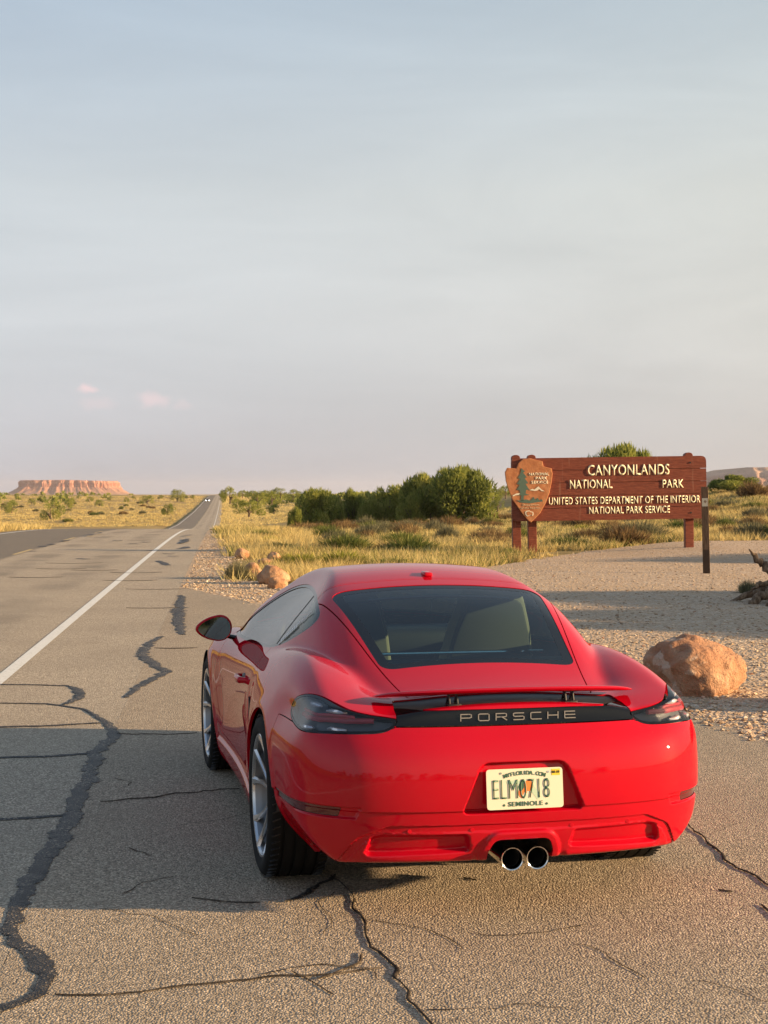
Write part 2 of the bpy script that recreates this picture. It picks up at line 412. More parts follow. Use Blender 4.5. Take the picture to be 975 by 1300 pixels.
# --- dry ground sheet
m_ground = mat('dry_earth', (.30, .21, .10), .95, spec=.1); t_ = NT(m_ground)
n1 = t_.noise(.06, 5, .6); n2 = t_.noise(.7, 5, .65); n3 = t_.noise(9, 4, .7)
c = t_.ramp(n1, [(.34, (.30, .195, .095)), (.48, (.40, .29, .12)), (.60, (.46, .35, .14)), (.72, (.26, .20, .09))])
c2 = t_.ramp(n2, [(.35, (.20, .15, .075)), (.52, (.44, .33, .14)), (.70, (.50, .37, .16))])
c = t_.mix(.55, c, c2); c = t_.mix(t_.maprange(n3, .3, .7, 0, .5), c, (.22, .15, .07)); t_.base(c); t_.bump(n3, .8, .08)
X = grid_axis(-6500, 6500, -14, 22, .8, 1.075); Y = grid_axis(-900, 9500, -6, 62, .8, 1.06)
def zg(x, y):
    s = lat(x, y); rd = ss((2.6 - s) / 1.2) * ss((s + 10.5) / 1.5)
    return height(x, y) - .02 - .25 * rd * ss((y - 40) / 40) - .05 * rd
V, Q = grid_mesh(X, Y, zg)
g_ = obj('ground', mesh_from(V, Q), m_ground); tag(g_, kind='structure')
# --- gravel sheet
def jpoly(poly): return np.array(poly, float)
GRAVEL = jpoly([(-2.5, -30), (-3.0, 10), (-4.3, 24), (-9.8, 74), (-8.3, 74), (-7.0, 62), (-5.1, 48), (-3.9, 38), (-3.2, 31), (-2.7, 27.5), (-1.6, 26.0), (-.4, 27.5), (.9, 30.5), (2.4, 33.8), (4.0, 37.6), (6.0, 41.6), (7.5, 43.2), (9.5, 45.2), (14, 46.4), (22, 46), (40, 44), (60, 20), (60, -30)])
m_gravel = mat('gravel', (.36, .27, .19), .92, spec=.15); t_ = NT(m_gravel)
vc = t_.voro(38, out='Color'); vd = t_.voro(38); vc2 = t_.voro(17, out='Color'); vd2 = t_.voro(17); big = t_.noise(.35, 4)
sepn = t_.n('ShaderNodeSeparateColor'); t_.link(vc, sepn.inputs[0]); sep2 = t_.n('ShaderNodeSeparateColor'); t_.link(vc2, sep2.inputs[0])
c = t_.ramp(sepn.outputs[0], [(0., (.36, .245, .165)), (.4, (.47, .345, .24)), (.75, (.54, .41, .295)), (1., (.62, .50, .38))])
c = t_.mix(t_.maprange(sep2.outputs[1], .72, .95, 0, .6), c, (.60, .53, .44)); c = t_.mix(t_.maprange(big, .45, .62, 0, .55), c, (.46, .34, .23))
t_.base(c); h = t_.math('SUBTRACT', 1., vd); h2 = t_.math('MULTIPLY', t_.math('SUBTRACT', 1., vd2), 1.2)
b1 = t_.bump(h, .75, .025); t_.bump(h2, .55, .04, b1)
gx = grid_axis(-10, 58, -10, 24, .45, 1.12); gy = grid_axis(-30, 76, -6, 76, .45, 1.12)
V, Q = grid_mesh(gx, gy, lambda x, y: height(x, y) + .004)
M = (V, np.tile([0, 0, 1.], (len(V), 1)), np.concatenate([Q[:, [0, 1, 2]], Q[:, [0, 2, 3]]]))
M, _ = split(M, sdf_poly(V[:, 0], V[:, 1], GRAVEL) + jag(V[:, 0], V[:, 1], .22))
gv_ = obj('gravel_lot', mesh_from(M[0], M[2]), m_gravel); tag(gv_, kind='structure')
# --- asphalt road following the land, darker far lane
def asphalt(name, tone, speck=1.0, lanes=False):
    m = mat(name, (.2, .18, .15), .85, spec=.25); t = NT(m)
    v1 = t.voro(115, out='Color'); s1 = t.n('ShaderNodeSeparateColor'); t.link(v1, s1.inputs[0]); d1 = t.voro(115)
    v2 = t.voro(210, out='Color'); s2 = t.n('ShaderNodeSeparateColor'); t.link(v2, s2.inputs[0])
    c = t.ramp(s1.outputs[0], [(0., tuple(k * .42 for k in tone)), (.45, tuple(k * .85 for k in tone)), (.8, tuple(k * 1.25 for k in tone)), (1., tuple(k * 1.9 for k in tone))])
    c = t.mix(t.maprange(s2.outputs[1], .55, 1., 0., .55), c, tuple(k * 1.5 for k in tone))
    c = t.mix(t.maprange(d1, .48, .85, 0, .65), c, tuple(k * .34 for k in tone))
    bigv = t.noise(.55, 5, .6); c = t.mix(t.maprange(bigv, .40, .68, 0, .45), c, tuple(k * .66 for k in tone))
    st = t.noise(2.6, 5, .6); c = t.mix(t.maprange(st, .58, .78, 0, .35), c, (tone[0] * .6, tone[1] * .58, tone[2] * .55))
    if lanes:
        sx = t.n('ShaderNodeSeparateXYZ'); t.link(t.tc.outputs['Object'], sx.inputs[0])
        sc_ = t.math('MULTIPLY_ADD', sx.outputs['Y'], -ROAD_B, sx.outputs['X']); sc_ = t.math('SUBTRACT', sc_, ROAD_A)
        left = t.maprange(sc_, -3.4, -3.6, 0, 1); c = t.mix(t.math('MULTIPLY', left, .62), c, (.075, .07, .068))
        for ctr in (-1.0, -2.65):
            w = t.math('ABSOLUTE', t.math('SUBTRACT', sc_, ctr)); wt = t.maprange(w, .15, .55, .42, 0, True)
            wt = t.math('MULTIPLY', wt, t.maprange(t.noise(.30, 3), .42, .62)); c = t.mix(wt, c, (.085, .078, .07))
    t.base(c); b = t.bump(t.math('SUBTRACT', 1., d1), .62, .010); t.bump(t.noise(320, 2), .35, .003, b)
    return m
m_road = asphalt('chip_seal_road', (.42, .354, .274), lanes=True)
m_apron = asphalt('chip_seal_pullout', (.385, .315, .236))
yy = np.concatenate([np.arange(-60, 90, 1.5), np.geomspace(90, 1200, 90)])
ssx = np.array([-7.75, -5.5, -3.6, -2.4, -1.2, 0, 1.2])
def road_z(y): return np.interp(y, _fy, _fz) + .008 + .03 * ss((y - 60) / 60)
def road_sheet(offs, yy, dz=0):
    offs = np.asarray(offs); V = np.array([(ROAD_A + ROAD_B * y + s, y, road_z(y) + dz) for y in yy for s in offs]); n = len(offs)
    i = np.arange(len(yy) * n).reshape(len(yy), n)
    Q = np.stack([i[:-1, :-1].ravel(), i[:-1, 1:].ravel(), i[1:, 1:].ravel(), i[1:, :-1].ravel()], 1); return V, Q
V, Q = road_sheet(ssx, yy); road = obj('road', mesh_from(V, Q), m_road); tag(road, kind='structure')
APRON = jpoly([(ROAD_A + ROAD_B * -40 + 1.2, -40), (ROAD_A + ROAD_B * 25.5 + 1.2, 25.5), (-3.0, 24.2), (-1.87, 21.6), (-.4, 18.0), (.9, 14.6), (1.75, 12.2), (2.26, 10.9), (2.62, 9.7), (3.0, 8.2), (3.5, 6.5), (4.3, 4), (5.5, 1), (7, -5), (8, -40)])
gx = grid_axis(-3.6, 9, -3.6, 6, .16, 1.3); gy = grid_axis(-40, 26, 2, 26, .16, 1.3)
V, Q = grid_mesh(gx, gy, lambda x, y: 0 * x + .0085)
M = (V, np.tile([0, 0, 1.], (len(V), 1)), np.concatenate([Q[:, [0, 1, 2]], Q[:, [0, 2, 3]]]))
M, _ = split(M, np.maximum(sdf_poly(V[:, 0], V[:, 1], APRON) + jag(V[:, 0] * 1.7, V[:, 1] * 1.7, .07) * ss((lat(V[:, 0], V[:, 1]) - 1.25) / .3), 1.2 - lat(V[:, 0], V[:, 1])))
apron = obj('paved_pullout', mesh_from(M[0], M[2]), m_apron); tag(apron, kind='structure')
# --- painted lines
m_line = mat('white_road_paint', (.74, .72, .66), .6); t_ = NT(m_line)
wv = t_.noise(30, 4, .7); t_.base(t_.ramp(wv, [(.30, (.42, .38, .32)), (.42, (.70, .68, .62)), (.7, (.80, .78, .73))])); t_.bump(t_.voro(85), .35, .006)
m_yline = mat('yellow_road_paint', (.62, .42, .12), .6); t_ = NT(m_yline); t_.base(t_.ramp(t_.noise(12, 4, .7), [(.35, (.26, .2, .12)), (.6, (.62, .43, .13))]))
V, Q = road_sheet([-.062, .062], yy, .004); o = obj('edge_line', mesh_from(V, Q), m_line, road)
V, Q = road_sheet([-7.30, -7.18], yy, .004); obj('edge_line', mesh_from(V, Q), m_line, road)
for y0 in list(np.arange(2, 130, 12.2)) + list(np.arange(290, 900, 24.4)):
    V, Q = road_sheet([-3.66, -3.54], np.linspace(y0, y0 + (3.6 if y0 < 200 else 9), 4), .004); obj('centre_dash', mesh_from(V, Q), m_yline, road)
# --- crack sealant and open cracks
m_tar = mat('crack_sealant', (.022, .021, .020), .55, spec=.4); t_ = NT(m_tar)
tv_ = t_.voro(120, out='Color'); ts_ = t_.n('ShaderNodeSeparateColor'); t_.link(tv_, ts_.inputs[0])
c = t_.ramp(t_.noise(16, 5, .7), [(.35, (.016, .015, .015)), (.55, (.034, .031, .029)), (.75, (.075, .064, .052))])
c = t_.mix(t_.math('MULTIPLY', t_.maprange(ts_.outputs[0], .80, .9), t_.maprange(t_.noise(5, 4), .38, .60)), c, (.30, .25, .19)); t_.base(c); t_.bump(t_.voro(120), .7, .01)
m_crack = mat('open_crack', (.06, .048, .038), .9, spec=.1); t_ = NT(m_crack)
t_.base(t_.ramp(t_.noise(18, 5, .7), [(.35, (.022, .018, .015)), (.55, (.07, .055, .042)), (.72, (.22, .17, .12))])); t_.bump(t_.noise(60, 4), .6, .01)
def ribbon(name, px, w, parent, z=.0115, jit=.34, step=.014, world=False, h=.005, wk=1.0):
    P = np.array([gp(*p, z=.008) for p in px]) if not world else np.array(px, float)
    wd = np.asarray(w, float) if hasattr(w, '__len__') else np.full(len(P), float(w))
    wd = wd * wk
    d = np.concatenate([[0], np.cumsum(np.hypot(*np.diff(P, axis=0).T))]); n = max(6, int(d[-1] / step)); t = np.linspace(0, d[-1], n)
    x = np.interp(t, d, P[:, 0]); y = np.interp(t, d, P[:, 1]); ww = np.interp(t, d, wd)
    for _ in range(3):
        x[1:-1] = (x[:-2] + 2 * x[1:-1] + x[2:]) / 4; y[1:-1] = (y[:-2] + 2 * y[1:-1] + y[2:]) / 4
    def nz(n, s):
        a = rng.normal(0, 1, n + 32); k = np.hanning(s + 2); k /= np.sqrt((k * k).sum()); return np.convolve(a, k, 'same')[16:16 + n]
    if jit > .5:
        x = x + (nz(n, 9) * .9 + nz(n, 3) * .35) * np.maximum(ww, .02) * .5; y = y + (nz(n, 9) * .9 + nz(n, 3) * .35) * np.maximum(ww, .02) * .5
    else:
        x = x + nz(n, 15) * ww * jit * .35; y = y + nz(n, 15) * ww * jit * .35
    dx, dy = np.gradient(x), np.gradient(y); l = np.hypot(dx, dy) + 1e-9; nx_, ny_ = -dy / l, dx / l
    l1 = ww * .5 * np.clip(1 + jit * (.5 * nz(n, 9) + .35 * nz(n, 1)), .15, 2); l2 = ww * .5 * np.clip(1 + jit * (.5 * nz(n, 9) + .35 * nz(n, 1)), .15, 2); l1[[0, -1]] *= .2; l2[[0, -1]] *= .2
    V = np.concatenate([np.stack([x + nx_ * l1, y + ny_ * l1, np.full(n, z)], 1), np.stack([x, y, np.full(n, z + h)], 1), np.stack([x - nx_ * l2, y - ny_ * l2, np.full(n, z)], 1)])
    i = np.arange(n - 1); Q = np.concatenate([np.stack([i + n, i + n + 1, i + 1, i], 1), np.stack([i + 2 * n, i + 2 * n + 1, i + n + 1, i + n], 1)])
    return obj(name, mesh_from(V, Q), m_crack if name == 'crack' else m_tar, parent)
ribbon('crack_seal', [(232, 756), (228, 775), (226, 790), (233, 806)], [.10, .16, .14, .08], road)
ribbon('crack_seal', [(206, 808), (190, 816), (178, 832), (196, 845), (212, 852), (196, 862), (176, 872), (158, 886)], [.06, .09, .13, .10, .10, .08, .07, .05], road)
ribbon('crack_seal', [(-30, 869), (50, 870), (88, 871), (102, 877), (98, 888), (80, 895)], [.035, .03, .035, .09, .09, .04], road)
ribbon('crack_seal', [(-30, 893), (60, 894), (105, 900), (138, 918), (146, 930), (133, 945), (122, 960), (105, 1005), (80, 1055), (55, 1095), (40, 1120), (22, 1150), (14, 1185), (28, 1205), (52, 1218), (62, 1240), (50, 1262), (10, 1278), (-40, 1300)],
       [.025, .025, .035, .06, .085, .085, .09, .09, .095, .09, .08, .065, .06, .06, .065, .055, .055, .055, .055], road)
ribbon('crack_seal', [(-30, 924), (60, 922), (128, 918)], [.05, .045, .04], road)
ribbon('crack_seal', [(-30, 963), (50, 961), (118, 957)], [.06, .055, .05], road)
ribbon('crack_seal', [(-30, 1041), (40, 1039), (84, 1036)], [.055, .05, .045], road)
ribbon('crack', [(150, 932), (200, 934), (250, 931)], .012, apron, wk=.40, jit=.7)
ribbon('crack', [(128, 1019), (180, 1014), (230, 1008), (300, 1001)], [.012, .02, .02, .012], apron, wk=.40, jit=.6)
ribbon('crack', [(70, 1268), (160, 1262), (260, 1252), (380, 1240), (480, 1232)], [.02, .016, .018, .02, .016], apron, wk=.40, jit=.8, step=.03)
ribbon('crack_seal', [(366, 1145), (392, 1135), (412, 1120), (425, 1113)], [.02, .05, .04, .04], apron, wk=.7, jit=.7, step=.02)
ribbon('crack', [(425, 1113), (440, 1128), (446, 1150), (462, 1175), (470, 1200), (500, 1228), (512, 1250), (530, 1275), (548, 1310)], [.05, .022, .03, .02, .028, .03, .02, .03, .03], apron, wk=.40, jit=.9, step=.025)
ribbon('crack', [(462, 1210), (430, 1238), (405, 1244)], [.02, .028, .02], apron, wk=.40, jit=.8, step=.03)
ribbon('crack', [(868, 1044), (890, 1060), (905, 1078), (930, 1096), (960, 1116), (1000, 1135)], [.02, .022, .035, .026, .024, .02], apron, wk=.40, jit=.8, step=.025)
ribbon('crack', [(912, 1131), (930, 1133)], .03, apron, wk=.40, jit=.8, step=.03); ribbon('crack', [(970, 1150), (985, 1170)], .03, apron, wk=.40, jit=.8, step=.03)
ribbon('crack', [(590, 1116), (606, 1119)], .03, apron, wk=.40, jit=.8, step=.02); ribbon('crack', [(240, 1142), (300, 1147), (325, 1146)], .014, apron, wk=.40, jit=.8, step=.03)
for (x0, y0, x1, y1, w) in ((100, 709, 116, 710, .3), (38, 700, 44, 700, .25), (146, 686, 152, 686, .3), (166, 690, 174, 690, .3), (182, 688, 188, 688, .3), (202, 712, 212, 718, .22), (206, 703, 222, 703, .25), (228, 697, 240, 694, .25), (230, 690, 238, 684, .3), (186, 699, 200, 698, .2), (214, 706, 226, 706, .25), (232, 680, 243, 679, .25)):
    ribbon('tar_patch', [(x0, y0), ((x0 + x1) / 2, (y0 + y1) / 2 + .4), (x1, y1)], [w * .6, w, w * .6], road, jit=.3, step=.08)
for (x0, x1, y0) in ((57, 130, 715), (45, 110, 722), (10, 80, 733), (140, 205, 727), (130, 200, 737), (160, 235, 748), (160, 228, 772), (90, 150, 724), (195, 250, 823)):
    ribbon('crack', [(x0, y0), ((x0 + x1) / 2, y0 + .8), (x1, y0 - .3)], .05 if y0 < 740 else .03, road, jit=.4, step=.12)
for k in range(10):
    ribbon('tar_patch', [(51 + k * 10.2, 694.5 - k * 2.45), (57 + k * 10.2, 693 - k * 2.45)], .22, road, jit=.3, step=.08) if k in (0, 1, 3, 6, 7) else None
# hairline cracks branching off the seams
hr = np.random.default_rng(21)
for k in range(17):
    u0, v0 = hr.uniform(60, 960), hr.uniform(1125, 1290)
    if k < 6: u0, v0 = hr.uniform(130, 240), hr.uniform(790, 1100)
    a_ = hr.uniform(-.5, .5) if hr.uniform() < .6 else hr.uniform(.9, 2.0); P0 = gp(u0, v0, z=.008); pts_ = [P0]
    for j in range(hr.integers(4, 9)):
        a_ += hr.normal(0, .45); pts_.append(pts_[-1] + .07 * np.array([math.cos(a_), math.sin(a_)]) * hr.uniform(.6, 1.4))
    sx_c = [lat(*q) for q in pts_]
    if min(sx_c) < 1.35: continue
    ribbon('crack', pts_, hr.uniform(.003, .007), apron, jit=.8, step=.02, world=True, h=.001)
# ================================================================== the red sports car
# local frame: origin on the ground under the rear axle, x right, y forward, z up
W_ = nspl([-1.1, -.8, -.55, -.3, 0, .3, .6, .9, 1.3, 1.8, 2.2, 2.475, 2.8, 3.1, 3.4], [.785, .838, .868, .886, .895, .893, .881, .866, .856, .862, .876, .884, .872, .835, .76])
A_ = nspl([0, .12, .25, .42, .58, .70, .80, .90, 1.0], [.11, .065, .030, .006, 0, .012, .042, .098, .18])
ZF_ = nspl([-1.0, -.8, -.6, -.4, -.2, 0, .3, .6, 1.0, 1.6, 2.0, 2.3, 2.6, 2.9, 3.2, 3.45], [.755, .815, .866, .913, .946, .960, .950, .922, .898, .882, .878, .866, .832, .768, .66, .54])
ZR_ = nspl([-1.1, -.95, -.8, -.65, -.5, -.35, -.2, 0, .2, .4, .7, 1.0, 1.25, 1.5, 1.75, 2.0, 2.25, 2.45, 2.7, 3.0, 3.3, 3.5],
           [.838, .838, .843, .862, .899, .949, 1.008, 1.090, 1.163, 1.222, 1.280, 1.295, 1.282, 1.235, 1.155, 1.060, .955, .885, .830, .745, .62, .51])
WC_ = nspl([-1.1, -.6, -.3, 0, .3, .7, 1.2, 1.8, 2.3, 2.9, 3.5], [.40, .475, .56, .635, .69, .728, .735, .705, .63, .56, .50])
PL_ = nspl([0, .2, .4, .55, .65, .75, .82, .88, .95], [0, .004, .021, .052, .088, .155, .245, .40, .66])
B_ = nspl([.05, .15, .22, .30, .40, .48, .57, .65, .71, .77, .84, .95], [.21, .135, .085, .040, .010, 0, .002, .016, .042, .080, .098, .13])
FR_ = nspl([0, .2, .35, .5, .6, .8], [.06, .0, .0, .06, .14, .38])
FPL_ = nspl([0, .3, .5, .7, .8, .88], [0, .03, .10, .26, .42, .66])
PLATE_REC = round_poly([(-.165, .628), (-.245, .437), (.245, .437), (.165, .628)], [.05, .02, .02, .05])
DIFF = round_poly([(-.52, .392), (-.63, .345), (-.72, .20), (-.72, .05), (.72, .05), (.72, .20), (.63, .345), (.52, .392)], [.06, .08, .1, .01, .01, .1, .08, .06])
SCOOP = round_poly([(.215, .352), (.20, .285), (.60, .272), (.575, .345), (.53, .356)], .02)
VENT = round_poly([(.62, .466), (.64, .420), (.95, .420), (.95, .466)], .008)
EXCUT = round_poly([(-.132, .05), (-.132, .275), (-.11, .330), (.11, .330), (.132, .275), (.132, .05)], .04)
_e = 1e-3
def plan_rear(x, z):
    d = B_(z) + 0 * x
    d = d + .010 * sstep((.453 - z) / .010)
    d = d + .032 * sstep((.006 - sdf_poly(x, z, PLATE_REC)) / .016)
    dd = sdf_poly(x, z, DIFF)
    d = d + .010 * sstep((.004 - dd) / .009) - .006 * sstep((-.022 - dd) / .012)
    d = d + .030 * sstep((.010 - sdf_poly(x, z, SCOOP)) / .024)
    d = d - .010 * np.exp(-((z - .250) / .016) ** 2) * sstep((.62 - x) / .05) * sstep((x - .17) / .03)
    d = d + .016 * sstep((.004 - sdf_poly(x, z, VENT)) / .010)
    # swept-up edge over the exhaust cut-out
    d = d - .012 * sstep((.030 - np.abs(sdf_poly(x, z, EXCUT) - .010)) / .022) * sstep((.40 - z) / .03)
    return d
def car_field(x, y, z):
    x = np.abs(x)
    led = sstep((.453 - z) / .010)
    w = W_(y) - .022 * sstep((y - .45) / .35) * sstep((2.15 - y) / .35) * np.exp(-((z - .50) / .17) ** 2)
    w = w - .030 * np.exp(-((y - .50) / .075) ** 2) * np.exp(-((z - .60) / .11) ** 2)          # intake hollow behind the door
    a = A_(z) + .010 * led * sstep((-.28 - y) / .12)
    a = a - .020 * sstep((.285 - z) / .03) * sstep((y - .40) / .05) * sstep((2.05 - y) / .05)         # sill proud of the doors
    tk = np.maximum(.43 - z, 0) / .25
    a = a + .17 * tk * tk * sstep((-.10 - y) / .35) + .030 * np.exp(-((z - .775) / .075) ** 2) * sstep((-.12 - y) / .32)
    fs = x - w + a
    # flared arch lips
    for cy, cz, rr in ((0., .35, .375), (2.475, .345, .365)):
        rad = np.sqrt((y - cy) ** 2 + (z - cz) ** 2)
        fs = fs - .008 * np.exp(-((rad - rr) / .035) ** 2)
    q = np.where(x > .69, 2.2 * (x - .69) ** 2, 1.05 * (x - .69) ** 2 * (1 - .85 * sstep((-.42 - y) / .34)))
    ft = (z - ZF_(y) + q) * .93
    low = smax(fs, ft, .11)
    s = (ZR_(y + _e) - ZR_(y - _e)) / (2 * _e)
    fcr = (z - ZR_(y) + .13 * x * x) / np.sqrt(1 + s * s)
    fcs = (x - WC_(y) + .62 * (z - .95)) * .85
    cab = smax(smax(fcr, fcs, .15), fs + .02, .04)
    f = smin(low, cab, .034)
    ps = (PL_(x + _e) - PL_(x - _e)) / (2 * _e)
    if x.ndim == 1:
        pr = np.zeros(len(x)); k = (y < -.35) & (z < .9); pr[~k] = B_(z[~k]); pr[k] = plan_rear(x[k], z[k])
    else: pr = plan_rear(x, z)
    fr = (-.975 + PL_(x) + pr - y) / np.sqrt(1 + ps * ps)
    f = smax(f, fr, .028)
    fp = (FPL_(x + _e) - FPL_(x - _e)) / (2 * _e)
    ff = (y - 3.404 + FPL_(x) + FR_(z)) / np.sqrt(1 + fp * fp)
    f = smax(f, ff, .08)
    zb = .155 + .085 * sstep((-.30 - y) / .62) + .03 * sstep((y - 2.6) / .7)
    f = smax(f, zb - z, .03)
    return f
def axis_pts(segs):
    out = []
    for a, b, h in segs:
        n = max(1, int(round((b - a) / h))); out.append(a + (b - a) * np.arange(n) / n)
    out.append([segs[-1][1]]); return np.concatenate(out)
def surface_nets(field, xs, ys, zs):
    """xs are the half-axis nodes (>0); mirrored to the full car"""
    v = np.empty((len(xs), len(ys), len(zs)), np.float32)
    for j in range(0, len(ys), 24):
        v[:, j:j + 24] = field(xs[:, None, None], ys[None, j:j + 24, None], zs[None, None, :])
    X = np.concatenate([-xs[::-1], xs]); v = np.concatenate([v[::-1], v], 0)
    s = v < 0
    cnt = np.zeros(tuple(np.array(s.shape) - 1), np.int8)
    for i in (0, 1):
        for j in (0, 1):
            for k in (0, 1):
                cnt += s[i:s.shape[0] - 1 + i, j:s.shape[1] - 1 + j, k:s.shape[2] - 1 + k]
    act = (cnt > 0) & (cnt < 8)
    ci, cj, ck = np.nonzero(act)
    ids = np.full(act.shape, -1, np.int32); ids[ci, cj, ck] = np.arange(len(ci))
    ax = (X, ys, zs); C = {}
    for i in (0, 1):
        for j in (0, 1):
            for k in (0, 1): C[i, j, k] = v[ci + i, cj + j, ck + k].astype(float)
    acc = np.zeros((len(ci), 3)); num = np.zeros(len(ci))
    base = (ci, cj, ck)
    for a in range(3):
        o1, o2 = [b for b in range(3) if b != a]
        for p in (0, 1):
            for q in (0, 1):
                k0 = [0, 0, 0]; k0[o1] = p; k0[o2] = q; k1 = list(k0); k1[a] = 1
                f0, f1 = C[tuple(k0)], C[tuple(k1)]; cr = (f0 < 0) != (f1 < 0)
                t = np.where(cr, f0 / np.where(cr, f0 - f1, 1), 0)
                pt = np.zeros((len(ci), 3))
                pt[:, a] = ax[a][base[a]] * (1 - t) + ax[a][base[a] + 1] * t
                pt[:, o1] = ax[o1][base[o1] + p]; pt[:, o2] = ax[o2][base[o2] + q]
                acc += np.where(cr[:, None], pt, 0); num += cr
    V = acc / num[:, None]; Q = []
    for a in range(3):
        o1, o2 = [(1, 2), (2, 0), (0, 1)][a]
        sl0 = [slice(None)] * 3; sl1 = [slice(None)] * 3; sl0[a] = slice(0, -1); sl1[a] = slice(1, None)
        ch = s[tuple(sl0)] != s[tuple(sl1)]
        g = np.array(np.nonzero(ch)); ok = np.ones(g.shape[1], bool)
        for o in (o1, o2): ok &= (g[o] > 0) & (g[o] < s.shape[o] - 1)
        g = g[:, ok]; inside0 = s[tuple(g)]
        def cell(d1, d2):
            h = g.copy(); h[o1] += d1; h[o2] += d2; return ids[tuple(h)]
        q = np.stack([cell(-1, -1), cell(0, -1), cell(0, 0), cell(-1, 0)], 1)
        q[~inside0] = q[~inside0][:, ::-1]; Q.append(q)
    return V, np.concatenate(Q)
def grad(field, P, e=7e-4, f0=None):
    g = np.empty_like(P)
    for a in range(3):
        if f0 is not None:
            A = P.copy(); A[:, a] += e; g[:, a] = (field(A[:, 0], A[:, 1], A[:, 2]) - f0) / e; continue
        d = np.zeros(3); d[a] = e
        A, B = P + d, P - d
        g[:, a] = (field(A[:, 0], A[:, 1], A[:, 2]) - field(B[:, 0], B[:, 1], B[:, 2])) / (2 * e)
    return g
def project(field, V, it=2, lim=.012):
    for _ in range(it):
        f = field(V[:, 0], V[:, 1], V[:, 2]); g = grad(field, V, 7e-4, f)
        st = f[:, None] * g / np.maximum((g * g).sum(1), .05)[:, None]
        l = np.linalg.norm(st, axis=1, keepdims=True); V = V - st * np.minimum(1, lim / np.maximum(l, 1e-9))
    g = grad(field, V); return V, g / np.maximum(np.linalg.norm(g, axis=1, keepdims=True), 1e-9)
def rim(M, depth):
    """fold the open border of a shell inwards so that it shows thickness"""
    V, N, T = M
    E = np.concatenate([T[:, [0, 1]], T[:, [1, 2]], T[:, [2, 0]]]); S = np.sort(E, 1)
    key = S[:, 0].astype(np.int64) * len(V) + S[:, 1]
    u, idx, cnt = np.unique(key, return_index=True, return_counts=True); B = E[idx[cnt == 1]]
    if not len(B): return M
    out = np.cross(V[B[:, 1]] - V[B[:, 0]], N[B[:, 0]]); acc = np.zeros_like(V)
    np.add.at(acc, B[:, 0], out); np.add.at(acc, B[:, 1], out)
    bv = np.unique(B); mp = np.full(len(V), -1); mp[bv] = np.arange(len(bv)); n0 = len(V); m = len(bv)
    on = acc[bv]; on /= np.maximum(np.linalg.norm(on, axis=1, keepdims=True), 1e-9)
    n1 = on * .6 + N[bv] * .8
    V2 = np.concatenate([V, V[bv], V[bv] - N[bv] * depth]); N2 = np.concatenate([N, on, on])
    a, b = mp[B[:, 0]] + n0, mp[B[:, 1]] + n0
    T2 = np.concatenate([T, np.stack([a, a + m, b + m], 1), np.stack([a, b + m, b], 1)])
    return V2, N2, T2
def shell_obj(name, M, m, parent, depth=0.0, off=0.0):
    V, N, T = M
    if off: V = V + N * off; M = (V, N, T)
    if depth: M = rim(M, depth)
    return obj(name, mesh_from(M[0], M[2], True, M[1]), m, parent)

CAR_X, CAR_Y, CAR_YAW = .32937, 6.50718, .21967
m_paint = mat('red_paint', (.43, .0022, .013), .4, coat=.8, coat_r=.012, spec=.0)
t_ = NT(m_paint); bk = t_.mix(t_.geo.outputs['Backfacing'], (.43, .0022, .013), (.012, .012, .013)); t_.base(bk)
m_black = mat('black_plastic', (.012, .012, .013), .45)
m_gloss = mat('gloss_black', (.005, .005, .006), .5, coat=.8, coat_r=.02, spec=.0)
m_rubber = mat('tyre_rubber', (.007, .007, .007), .85, spec=.25)
t_ = NT(m_rubber); t_.bump(t_.noise(220, 2), .15, .002)
m_alloy = mat('silver_alloy', (.62, .62, .63), .22, metal=.9, coat=.5)
m_barrel = mat('barrel_alloy', (.22, .22, .23), .4, metal=.9)
m_chrome = mat('chrome', (.8, .8, .8), .08, metal=1.0)
m_dark_metal = mat('dark_metal', (.08, .08, .08), .4, metal=.8)
m_disc = mat('brake_disc_steel', (.35, .34, .33), .3, metal=1.0)
m_trim = mat('interior_black', (.018, .018, .02), .6)
m_leather = mat('beige_leather', (.36, .31, .21), .45)
m_seatback = mat('grey_seat_back', (.115, .105, .080), .6)
m_glass_r = glass_mat('rear_glass', (.40, .58, .61))
m_glass_s = glass_mat('side_glass', (.52, .60, .56), 0., 1.33)
m_lens = glass_mat('smoked_lens', (.80, .82, .86))
m_redlens = mat('red_reflector', (.09, .003, .006), .15, coat=1.0)
m_led = mat('led_reflector', (.80, .80, .82), .2, metal=.35)
m_redbar = mat('red_light_guide', (.50, .035, .06), .25)
m_silver_letter = mat('silver_letters', (.42, .42, .43), .3, metal=.7)
m_plate = mat('plate_cream', (.66, .63, .50), .45)
m_plate_green = mat('plate_green', (.028, .10, .06), .5)
m_plate_orange = mat('plate_orange', (.75, .20, .04), .5)
m_plate_pale = mat('plate_pale_green', (.42, .55, .42), .5)
m_yellow = mat('sticker_yellow', (.75, .50, .03), .5)
m_mirror = mat('mirror_glass', (.10, .15, .18), .02, metal=1.0)
m_white = mat('white_print', (.8, .8, .8), .5)

car = empty('sports_car', (CAR_X, CAR_Y, 0), CAR_YAW)
tag(car, 'glossy red two-door sports coupe parked on the roadside with its tail to the viewer', 'car')
xs = axis_pts([(.004, .964, .0095)]); ys = axis_pts([(-1.02, -.60, .0075), (-.60, .9, .013), (.9, 2.4, .018), (2.4, 3.46, .026)]); zs = axis_pts([(.11, .24, .008), (.24, .41, .0065), (.41, .475, .0032), (.475, .66, .0075), (.66, .90, .0085), (.90, 1.33, .011)])
V, Q = surface_nets(car_field, xs, ys, zs)
V, N = project(car_field, V)
SHELL = (V, N, np.concatenate([Q[:, [0, 1, 2]], Q[:, [0, 2, 3]]]))

